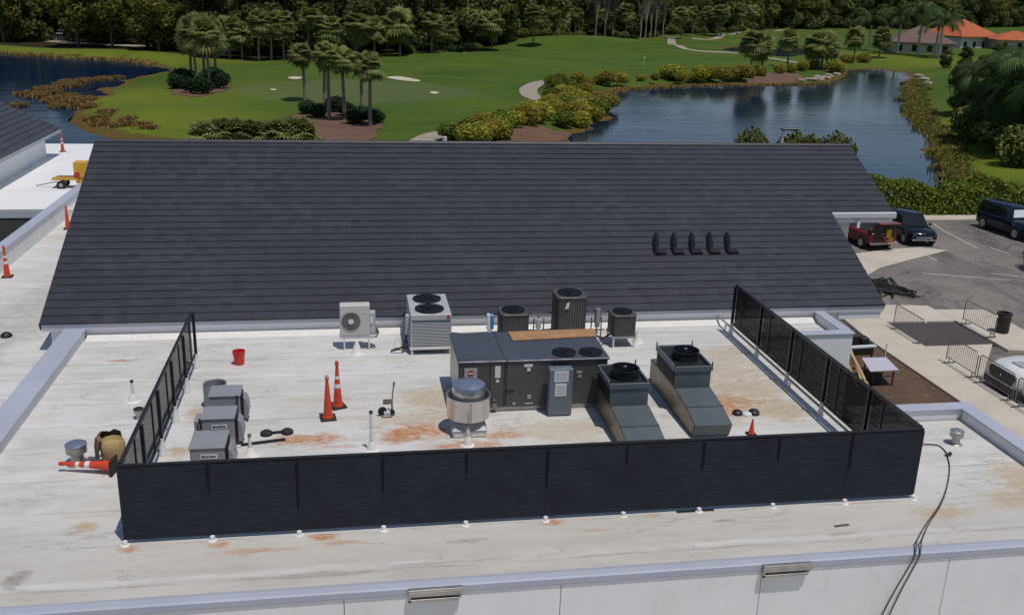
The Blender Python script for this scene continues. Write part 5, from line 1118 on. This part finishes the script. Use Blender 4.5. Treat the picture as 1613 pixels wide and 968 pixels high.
SAB = [sabal('sabal_palm', 6.3, '', lean=.25), sabal('sabal_palm', 5.6, '', lean=-.2), sabal('sabal_palm', 7.0, '', lean=.1)]
ROY = [feather('royal_palm', 8.5, '', 'bark_royal', .26, 'leaf_royal', 17, 3.6), feather('royal_palm', 9.5, '', 'bark_royal', .27, 'leaf_royal', 16, 3.8)]
QUE = [feather('queen_palm', 7.5, '', 'bark_palm', .2, 'leaf_royal', 34, 3.9, 1.25, False), feather('queen_palm', 6.5, '', 'bark_palm', .2, 'leaf_royal', 34, 3.6, 1.3, False)]
SHY = [shrub('shore_shrub', 1.5, 1.7, 2600, .125, 'leaf_shrub', '') for _ in range(3)]
SHG = [shrub('green_shrub', 1.4, 1.6, 2600, .125, 'leaf_hedge', '') for _ in range(2)]
SHD = [shrub('round_shrub', 1.5, 1.7, 2600, .125, 'leaf_shrub_dark', '') for _ in range(2)]
SHW = [shrub('understorey_shrub', 2.2, 2.4, 2800, .18, 'leaf_mid', '') for _ in range(3)]
PALMETTO = [sabal('palmetto', .4, '', lean=0., skirt=False, big=1.15)]
for lst in (OAKS, DARKS, MIDS, PINE, SAB, ROY, QUE, SHY, SHG, SHD, SHW, PALMETTO):
    for o in lst: away(o)
def plant(lst, p, s, label, group=None, i=None):
    o = lst[i if i is not None else random.randrange(len(lst))]
    if label: assert 4 <= len(label.split()) <= 16, label
    return dup(o, tuple(p), random.uniform(0, 6.283), (s*random.uniform(.92, 1.08), s*random.uniform(.92, 1.08), s), label, group)
# --- wood behind the course
def along(line, step, off, jit):
    P = [GT(x, y).xy for x, y in line]; res = []
    for a, b in zip(P[:-1], P[1:]):
        d = b-a; L = d.length; n = max(1, int(L/step)); nr = Vector((-d.y, d.x)).normalized()
        for k_ in range(n): q = a+d*((k_+random.random())/n)+nr*(off+random.uniform(-jit, jit)); res.append((q.x, q.y))
    return res
def inframe(x, y, m=60):
    v = Vector((x, y, 0))-Vector((0, 0, CH)); u_ = v.dot(cr)/v.dot(fw)*FPX
    return abs(u_) < 806+m
left = [(-160, 56), (-60, 63), (60, 70), (150, 75), (230, 80), (300, 84)]
for x, y in along(left, 9, 2, 2.5):
    if inframe(x, y, 100): plant(OAKS, (x, y, hz(x, y)), random.uniform(.9, 1.1), 'spreading olive green tree on the far bank of the left pond', 'olive trees along the left pond bank')
for off, st in ((11, 8), (24, 8.5), (42, 9), (64, 12)):
    for x, y in along(left, st, off, 4):
        if inframe(x, y, 100): plant(MIDS if random.random() < .5 else DARKS, (x, y, hz(x, y)), random.uniform(.95, 1.2), 'tall tree in the dense wood behind the left pond', 'trees of the wood behind the left pond')
mid = [(300, 86), (420, 92), (520, 90), (640, 85), (760, 79)]
for off, st in ((9, 7.5), (20, 8), (34, 9), (52, 10)):
    for x, y in along(mid, st, off, 3): plant(DARKS if random.random() < .7 else MIDS, (x, y, hz(x, y)), random.uniform(.85, 1.15), 'dark evergreen tree in the wood beyond the putting green', 'trees of the wood beyond the green')
mid2 = [(765, 78), (830, 66), (930, 61), (1050, 58), (1130, 52)]
for off, st in ((8, 11), (24, 12), (44, 12)):
    for x, y in along(mid2, st, off, 4): plant(MIDS if random.random() < .55 else DARKS, (x, y, hz(x, y)), random.uniform(1.1, 1.5), 'bushy tree in the wood beyond the far fairway', 'trees of the wood beyond the fairway')
rt = [(1140, 50), (1210, 46), (1290, 44), (1380, 46), (1470, 44), (1613, 42), (1700, 42)]
for off, st in ((2, 10), (20, 11), (45, 13), (75, 15)):
    for x, y in along(rt, st, off, 5):
        if inframe(x, y, 60): plant(DARKS if random.random() < .5 else MIDS, (x, y, hz(x, y)), random.uniform(1.3, 1.7), 'dark tree in the wood behind the distant houses', 'trees of the wood behind the houses')
for px, py, s in ((1008, 62, 1), (1016, 61, 1.05), (1024, 60, .95), (1031, 60, 1.05), (1044, 59, 1), (938, 63, .9), (952, 62, .95), (965, 62, .9)):
    p = GT(px, py); plant(PINE, p, s, 'slim pine with tall bare pale trunk at the wood edge', 'slim pines at the wood edge')
for x, y in along([(550, 89), (640, 85), (760, 80)], 4.5, -1, 1): plant(SHD if random.random() < .6 else SHG, (x, y, hz(x, y)), random.uniform(.9, 1.3), 'low green shrub along the mulch edge of the wood beyond the green', 'shrubs edging the wood beyond the green')
for x, y in along([(790, 74), (830, 67), (930, 62), (1050, 59), (1130, 53), (1210, 47)], 7, 1, 2): plant(SHW, (x, y, hz(x, y)), random.uniform(.9, 1.5), 'leafy bush at the foot of the far wood', 'bushes at the foot of the far wood')
for x, y in along([(0, 66), (150, 72), (300, 80), (420, 88), (500, 90)], 8, 8, 3): plant(SHW, (x, y, hz(x, y)), random.uniform(.8, 1.3), 'dark bush in the shade under the left trees', 'bushes under the left trees')
# --- palms: base pixel, crown pixel
def palm(lst, b, ctop, label, group, i=None, big=1.):
    p = GT(*b); dist = math.hypot(p.x, p.y); dq = cr*((ctop[0]-806.5)/FPX)-cu*((ctop[1]-484)/FPX)+fw; z = CH+dq.z*dist/math.hypot(dq.x, dq.y)
    i = random.randrange(len(lst)) if i is None else i; h0 = {id(SAB[0]): 6.3, id(SAB[1]): 5.6, id(SAB[2]): 7.0, id(ROY[0]): 9.3, id(ROY[1]): 10.3, id(QUE[0]): 7.5, id(QUE[1]): 6.5}[id(lst[i])]
    s = max(.3, (z-p.z)/h0); r = dup(lst[i], tuple(p), random.uniform(0, 6.283), s, label, group); hh0 = h0-(1.0 if lst is ROY else 0); k_ = big*random.uniform(.9, 1.1)/max(s, .6)
    for ch in r.children:
        if ch.name.startswith('trunk'): ch.scale = (1.15/max(s, .6),)*2+(1,)
        elif ch.name.startswith('crown_shaft'): ch.scale = (1.15/max(s, .6),)*2+(1,)
        else: ch.scale = (k_, k_, k_); ch.location = (0, 0, h0*(1-k_))
    return r
for b, c_, lb in (((302, 127), (290, 58), 'palm at the left of the clump on the shrubby island bed'), ((310, 134), (306, 50), 'palm second from left in the clump on the shrubby island bed'), ((323, 124), (321, 44), 'tallest palm at the back of the island bed clump'), ((331, 141), (332, 55), 'palm in front on the mulch of the island bed clump'), ((341, 126), (352, 60), 'palm at the right of the clump on the shrubby island bed')):
    palm(SAB, b, c_, lb, 'palms on the left island bed', big=1.75)
for b, c_, lb in (((481, 160), (477, 84), 'palm standing leftmost on the big brown mulch bed'), ((511, 170), (508, 88), 'darker palm close behind the pale trunk on the brown mulch bed'), ((519, 189), (518, 84), 'tallest palm with a pale trunk at the centre of the brown mulch bed'), ((543, 190), (545, 92), 'palm third from right on the brown mulch bed'), ((570, 174), (570, 100), 'palm second from right on the brown mulch bed'), ((583, 199), (582, 104), 'palm with an orange dead skirt at the right of the mulch bed')):
    palm(SAB, b, c_, lb, 'palms on the brown mulch bed', big=1.25)
for b, c_, lb in (((408, 96), (405, 33), 'palm leftmost in the row before the dark wood'), ((428, 95), (427, 36), 'palm second from left before the dark wood'), ((447, 93), (446, 34), 'palm third from left before the dark wood'), ((486, 92), (482, 28), 'palm with wide crown before the dark wood, behind the mulch bed'), ((382, 92), (378, 52), 'low palm at the right of the island clump, before the dark wood'), ((610, 84), (608, 50), 'short palm before the wood above the mulch bed palms'), ((655, 80), (650, 48), 'short palm at the wood edge above the first sand bunker'), ((726, 77), (728, 32), 'left palm of a tall pair at the wood edge'), ((740, 76), (743, 26), 'right palm of a tall pair at the wood edge'), ((560, 86), (560, 52), 'short palm partly hidden behind the tall mulch bed palms')):
    palm(SAB, b, c_, lb, 'palms at the edge of the dark wood', big=1.9)
for b, c_, lb in (((936, 62), (938, 20), 'left palm of the far group between wood and fairway'), ((955, 61), (957, 18), 'right palm of the far group between wood and fairway'), ((885, 63), (886, 32), 'broad low palm at the wood edge above the shore shrubs')):
    palm(SAB, b, c_, lb, 'palms beyond the fairway', big=2.3)
for b, c_, lb in (((1182, 119), (1184, 68), 'dark slim palm leftmost on the far lake shore'), ((1199, 118), (1201, 72), 'dark slim palm second from left on the far lake shore'), ((1240, 106), (1237, 62), 'pale trunked palm before the small far pond'), ((1279, 108), (1276, 72), 'palm at the left of the dense shore cluster'), ((1286, 110), (1287, 66), 'palm with a double crown in the dense shore cluster'), ((1294, 109), (1297, 70), 'palm in the middle of the dense shore cluster'), ((1302, 107), (1306, 64), 'tallest palm of the dense shore cluster'), ((1309, 104), (1322, 76), 'palm leaning right at the edge of the dense shore cluster'), ((1345, 92), (1343, 58), 'palm between shore cluster and mauve house'), ((1384, 92), (1382, 58), 'palm nearest the left end of the mauve house')):
    palm(SAB, b, c_, lb, 'palms along the far lake shore', big=2.)
for b, c_, lb in (((1413, 84), (1418, 34), 'royal palm with white trunk at the left of the mauve house'), ((1444, 88), (1450, 26), 'tallest royal palm with thick white trunk before the mauve house'), ((1472, 90), (1474, 44), 'left royal palm of the pair at the right of the mauve house'), ((1478, 92), (1482, 40), 'right royal palm of the pair at the right of the mauve house'), ((1368, 80), (1368, 36), 'royal palm with white trunk left of all the houses')):
    palm(ROY, b, c_, lb, 'royal palms by the houses', big=2.2)
# big dark planting on the right bank
for b, c_, lb in (((1578, 232), (1575, 118), 'big drooping palm nearest the lawn on the right bank'), ((1612, 246), (1612, 128), 'big drooping palm at the right edge of the photo'), ((1600, 205), (1600, 100), 'drooping palm behind the big ones on the right bank'), ((1640, 225), (1640, 105), 'drooping palm cut by the right edge of the photo')):
    palm(QUE, b, c_, lb, 'drooping palms on the right bank', big=1.6)
RB = [((1520, 178), .62, 'dark leafy tree on the right bank by the lawn strip'), ((1545, 165), .75, 'dark leafy tree on the right bank, second from the lake'), ((1512, 138), .55, 'dark leafy tree leaning over the upper right lawn'), ((1545, 132), .62, 'dark leafy tree in front of the orange roof'), ((1583, 140), .7, 'dark leafy tree behind the tall drooping palms'), ((1612, 150), .75, 'dark leafy tree at the right edge under the orange wing'), ((1575, 192), .72, 'dark leafy tree between two drooping palms'), ((1610, 200), .8, 'dark leafy tree at the right edge behind the near palm'), ((1488, 108), .42, 'small dark tree below the right royal palms'), ((1520, 104), .5, 'small dark tree just below the orange roofed house'), ((1570, 108), .55, 'small dark tree below the right end of the orange roof'), ((1635, 225), .8, 'dark leafy tree cut by the right edge of the photo')]
for (px, py), s, lb in RB: plant(MIDS if px % 2 else DARKS, GT(px, py), s*.62, lb, 'dark trees on the right bank')
for px, py, s_ in ((1545, 215, 1.3), (1562, 225, 1.4), (1585, 240, 1.5), (1606, 238, 1.5), (1590, 215, 1.5), (1620, 222, 1.5), (1550, 195, 1.3), (1568, 205, 1.4), (1535, 200, 1.1), (1600, 190, 1.5), (1555, 175, 1.3), (1580, 175, 1.4), (1612, 260, 1.4), (1640, 245, 1.6)):
    plant(SHW, GT(px, py), s_*1.15, 'dense dark bush under the drooping palms of the right bank', 'bushes under the right bank palms')
for b, c_, lb in (((1548, 222), (1548, 150), 'low drooping palm nearest the lake on the right bank'), ((1592, 238), (1590, 160), 'low drooping palm at the edge of the right lawn'), ((1565, 195), (1565, 128), 'drooping palm in the middle of the right bank trees'), ((1535, 180), (1532, 122), 'small drooping palm leaning over the right lawn strip')):
    palm(QUE, b, c_, lb, 'drooping palms on the right bank', big=1.35)
for px, py, h_ in ((560, 92, 40), (590, 90, 45), (630, 88, 38), (680, 85, 36), (700, 84, 44), (775, 80, 36), (800, 74, 30), (840, 68, 24), (860, 66, 30), (905, 66, 22), (985, 64, 20), (1072, 62, 22), (1090, 60, 18), (1110, 58, 22), (1135, 56, 20), (1160, 53, 16), (1185, 51, 18), (1215, 49, 16), (330, 90, 50), (362, 92, 48), (520, 92, 46)):
    palm(SAB, (px, py), (px+random.randint(-3, 3), h_), 'fan palm mixed into the front of the far wood', 'fan palms at the front of the wood', big=random.uniform(1.7, 2.6))
# shrubs
for (px, py), s in (((283, 140), 1.1), ((300, 146), 1.0), ((318, 148), 1.15), ((345, 140), 1.2), ((290, 130), 1.1), ((335, 132), 1.2)):
    plant(SHD, GT(px, py), s*1.2, 'deep green round shrub at the foot of the island palms', 'round shrubs under the island palms')
for (px, py), s in (((482, 180), 1.0), ((500, 184), 1.0), ((528, 176), 1.15), ((545, 182), 1.0), ((560, 195), 1.0), ((592, 194), .95), ((575, 188), 1.0)):
    plant(SHD, GT(px, py), s*.95, 'deep green round shrub on the brown mulch bed', 'round shrubs on the brown mulch bed')
SL_ = [(712, 222), (735, 216), (752, 212), (770, 210), (790, 206), (808, 202), (760, 222), (785, 219), (740, 226), (826, 196), (842, 192), (858, 188), (872, 180), (860, 172), (884, 186), (900, 190), (915, 182), (930, 176), (945, 182), (880, 168), (897, 172), (868, 160), (880, 150), (892, 158), (905, 164), (918, 168), (930, 190), (912, 200), (885, 200), (950, 172), (872, 140), (884, 136), (898, 142), (908, 136), (925, 138), (945, 134), (960, 132), (978, 131), (920, 150)]
for i, (px, py) in enumerate(SL_):
    y_ = random.random() < .72; plant(SHY if y_ else SHG, GT(px, py), random.uniform(1.0, 1.45), ('yellow green shrub' if y_ else 'darker green shrub')+' crowding the left shore of the big lake', 'shrubs on the left lake shore' if y_ else 'green shrubs on the left lake shore')
for px, py, s in ((1008, 127, .5), (1030, 127, .5), (1048, 124, 1.0), (1060, 124, 1.1), (1074, 126, .7), (1088, 125, .5), (1104, 125, 1.0), (1118, 125, .9), (1134, 125, 1.0), (1150, 124, .9), (1166, 124, 1.0), (1178, 122, .9), (1196, 120, .8), (1225, 116, .8), (1245, 114, .7), (1320, 116, 1.2), (1262, 112, .8), (1282, 110, .8), (1336, 100, .9), (1360, 98, .9)):
    plant(SHY, GT(px, py), s*1.5, 'yellow green shrub on the far shore of the big lake', 'shrubs on the far lake shore')
for px, py in ((335, 219), (352, 221), (368, 220), (400, 222), (418, 221), (436, 222), (452, 224), (475, 224), (322, 222)):
    plant(PALMETTO, GT(px, py), random.uniform(1.0, 1.4), 'grey green palmetto clump just beyond the left half of the ridge', 'palmettos beyond the ridge')
for px, py in ((1172, 228), (1188, 226), (1205, 227), (1222, 226), (1240, 227), (1258, 226), (1275, 226), (1290, 227), (1304, 226)):
    d_ = G(px, py, 0); dv_ = Vector((d_.x, d_.y, 0)).normalized()*56; plant([MIDS[0], MIDS[1]], (dv_.x, dv_.y, GZ), .455, 'flat topped green tree peeping over the right part of the ridge', 'trees just behind the ridge').scale = (.27, .27, .455+.02*random.random())
# hedge
hp = MB(); N_ = 26000; C = np.column_stack([rng.uniform(33.0, 64, N_), 60.6+rng.uniform(-1.25, 1.25, N_), rng.uniform(0, 1, N_)]); hgt_ = 2.0+.35*np.sin(C[:, 0]*.9)+.25*np.sin(C[:, 0]*2.3+1)
side = rng.random(N_); C[:, 2] = np.where(side < .5, hgt_*rng.uniform(.86, 1.04, N_), C[:, 2]*hgt_); C[:, 1] = np.where(side < .5, C[:, 1], 60.6+np.where(rng.random(N_) < .75, -1, 1)*rng.uniform(.95, 1.35, N_)); C[:, 2] += GZ
D = np.column_stack([np.zeros(N_), np.where(side < .5, 0, -1.), np.where(side < .5, 1., .4)])
hg = leaf_mesh('hedge', C-np.array([48, 60.6, GZ]), D, .15, 'leaf_hedge', .5); ho = bpy.data.objects.new('hedge', hg); col.objects.link(ho); ho.location = (48, 60.6, GZ); tag(ho, 'long clipped green hedge between parking lot and lake', 'hedge')
plant(SHG, (37.6, 46.2, GZ+.06), .8, 'small bush on the parking island at the right edge', None)
# reeds
def shorepts(poly_px, n, spread, dx=0.):
    P = PW(poly_px, WZ); res = []
    for a, b in zip(P[:-1], P[1:]):
        m = max(2, int(np.linalg.norm(b-a)*1.2))
        for k_ in range(m): res.append(a+(b-a)*k_/m+rng.normal(0, spread, 2)+np.array([dx, 0]))
    return res
reeds('shore_reeds', shorepts([(1432, 128), (1426, 140), (1423, 160), (1430, 180), (1448, 200), (1466, 222), (1472, 245), (1482, 270), (1494, 296)], 0, .55, 1.3)+shorepts([(1442, 140), (1438, 160), (1446, 180), (1462, 200), (1478, 222), (1490, 245), (1502, 270), (1512, 292)], 0, .7, .6), 30000, .5, 'reed_green')
reeds('shore_reeds', shorepts([(950, 150), (985, 141), (1060, 136.5), (1130, 134.5), (1200, 134), (1262, 133), (1308, 132)], 0, .35), 12000, .30, 'reed')
reeds('pond_reeds', shorepts([(60, 152), (75, 142), (95, 134), (115, 129), (150, 126), (190, 123)], 0, .9)+shorepts([(65, 158), (95, 152), (110, 160), (125, 172)], 0, 1.5)+shorepts([(158, 186), (180, 196), (205, 200), (232, 204)], 0, .8), 26000, .40, 'reed')
reeds('far_bank_reeds', shorepts([(-40, 80), (60, 88), (130, 92), (200, 96), (250, 102)], 0, .8), 8000, .45, 'reed')
# shore rocks
for i, (px, py) in enumerate(((1262, 127), (1272, 126), (1281, 126.5), (1291, 125), (1300, 124), (1310, 122), (1318, 118), (1286, 122), (1304, 119), (1448, 121), (1456, 126), (1462, 132))):
    p = GT(px, py); r_ = random.uniform(.5, .9); mb = MB(); vs = []; n = 8
    for a in range(6):
        for b in range(n): th = math.pi*a/5; ph = 2*math.pi*b/n; q = r_*random.uniform(.8, 1.15); vs.append((p.x+q*1.4*math.sin(th)*math.cos(ph), p.y+q*math.sin(th)*math.sin(ph), p.z+.1+q*.6*math.cos(th)))
    mb.add(vs, [(a*n+b, a*n+(b+1) % n, (a+1)*n+(b+1) % n, (a+1)*n+b) for a in range(5) for b in range(n)])
    solo(mb, 'shore_rock', 'rock', 'pale rock on the stony point below the palm cluster' if px < 1400 else 'pale rock on the right bank of the lake', 'rock', tuple(p), 'rocks on the stony point' if px < 1400 else 'rocks on the right bank')
# flag
p = GT(1013, 108); t = thing('golf_flag', 'thin golf flagstick with a small pale flag on the far fairway', 'flag', tuple(p)); MB().cyl(tuple(p), (p.x, p.y, p.z+2.3), .04, n=6).build('stick', 'label', t); MB().box(p.x, p.x+.3, p.y-.01, p.y+.01, p.z+2.05, p.z+2.3).build('flag', 'label', t)
# houses
def house(label, pl, pr, depth, wallh, roofh, tile, wall):
    a = GT(*pl); b = GT(*pr); W = (b-a).xy.length; ang = math.atan2(b.y-a.y, b.x-a.x); t = thing('house', label, 'house', (a.x, a.y, min(a.z, b.z)-.1), ang)
    MB().box(0, W, 0, depth, 0, wallh).build('wall', wall, t, local=True); o = 1.0; i_ = min(depth, W)*.5
    MB().add([(-o, -o, wallh-.1), (W+o, -o, wallh-.1), (W+o, depth+o, wallh-.1), (-o, depth+o, wallh-.1), (i_, depth/2, wallh+roofh), (W-i_, depth/2, wallh+roofh), (-o, -o, wallh-.35), (W+o, -o, wallh-.35), (W+o, depth+o, wallh-.35), (-o, depth+o, wallh-.35)],
             [(0, 1, 5, 4), (1, 2, 5), (2, 3, 4, 5), (3, 0, 4), (6, 7, 1, 0), (7, 8, 2, 1), (8, 9, 3, 2), (9, 6, 0, 3), (9, 8, 7, 6)]).build('roof', tile, t, local=True)
    n = max(2, int(W/4))
    for k_ in range(n):
        x = W*(k_+.5)/n; f = MB().box(x-.85, x+.85, -.06, -.002, .5, 2.5).build('window', 'house_wall_white', t, local=True); MB().box(x-.75, x+.75, -.10, -.062, .6, 2.4).build('pane', 'windowglass', f, local=True)
    return t
house('long house with a mauve brown hip roof behind the white trunked royal palms', (1404, 82), (1500, 84), 16, 3.2, 4.6, 'tile_mauve', 'house_wall')
house('house with a bright orange tiled hip roof behind the right bank trees', (1512, 76), (1568, 77), 16, 4.2, 5.2, 'tile_orange', 'house_wall_white')
house('low house wing with an orange tiled roof at the right edge', (1570, 78), (1640, 80), 12, 3.4, 2.6, 'tile_orange', 'house_wall')

# remove the source plants (their copies share the meshes)
for o in PROTO:
    for ch in list(o.children): bpy.data.objects.remove(ch)
    bpy.data.objects.remove(o)
bpy.context.view_layer.update()
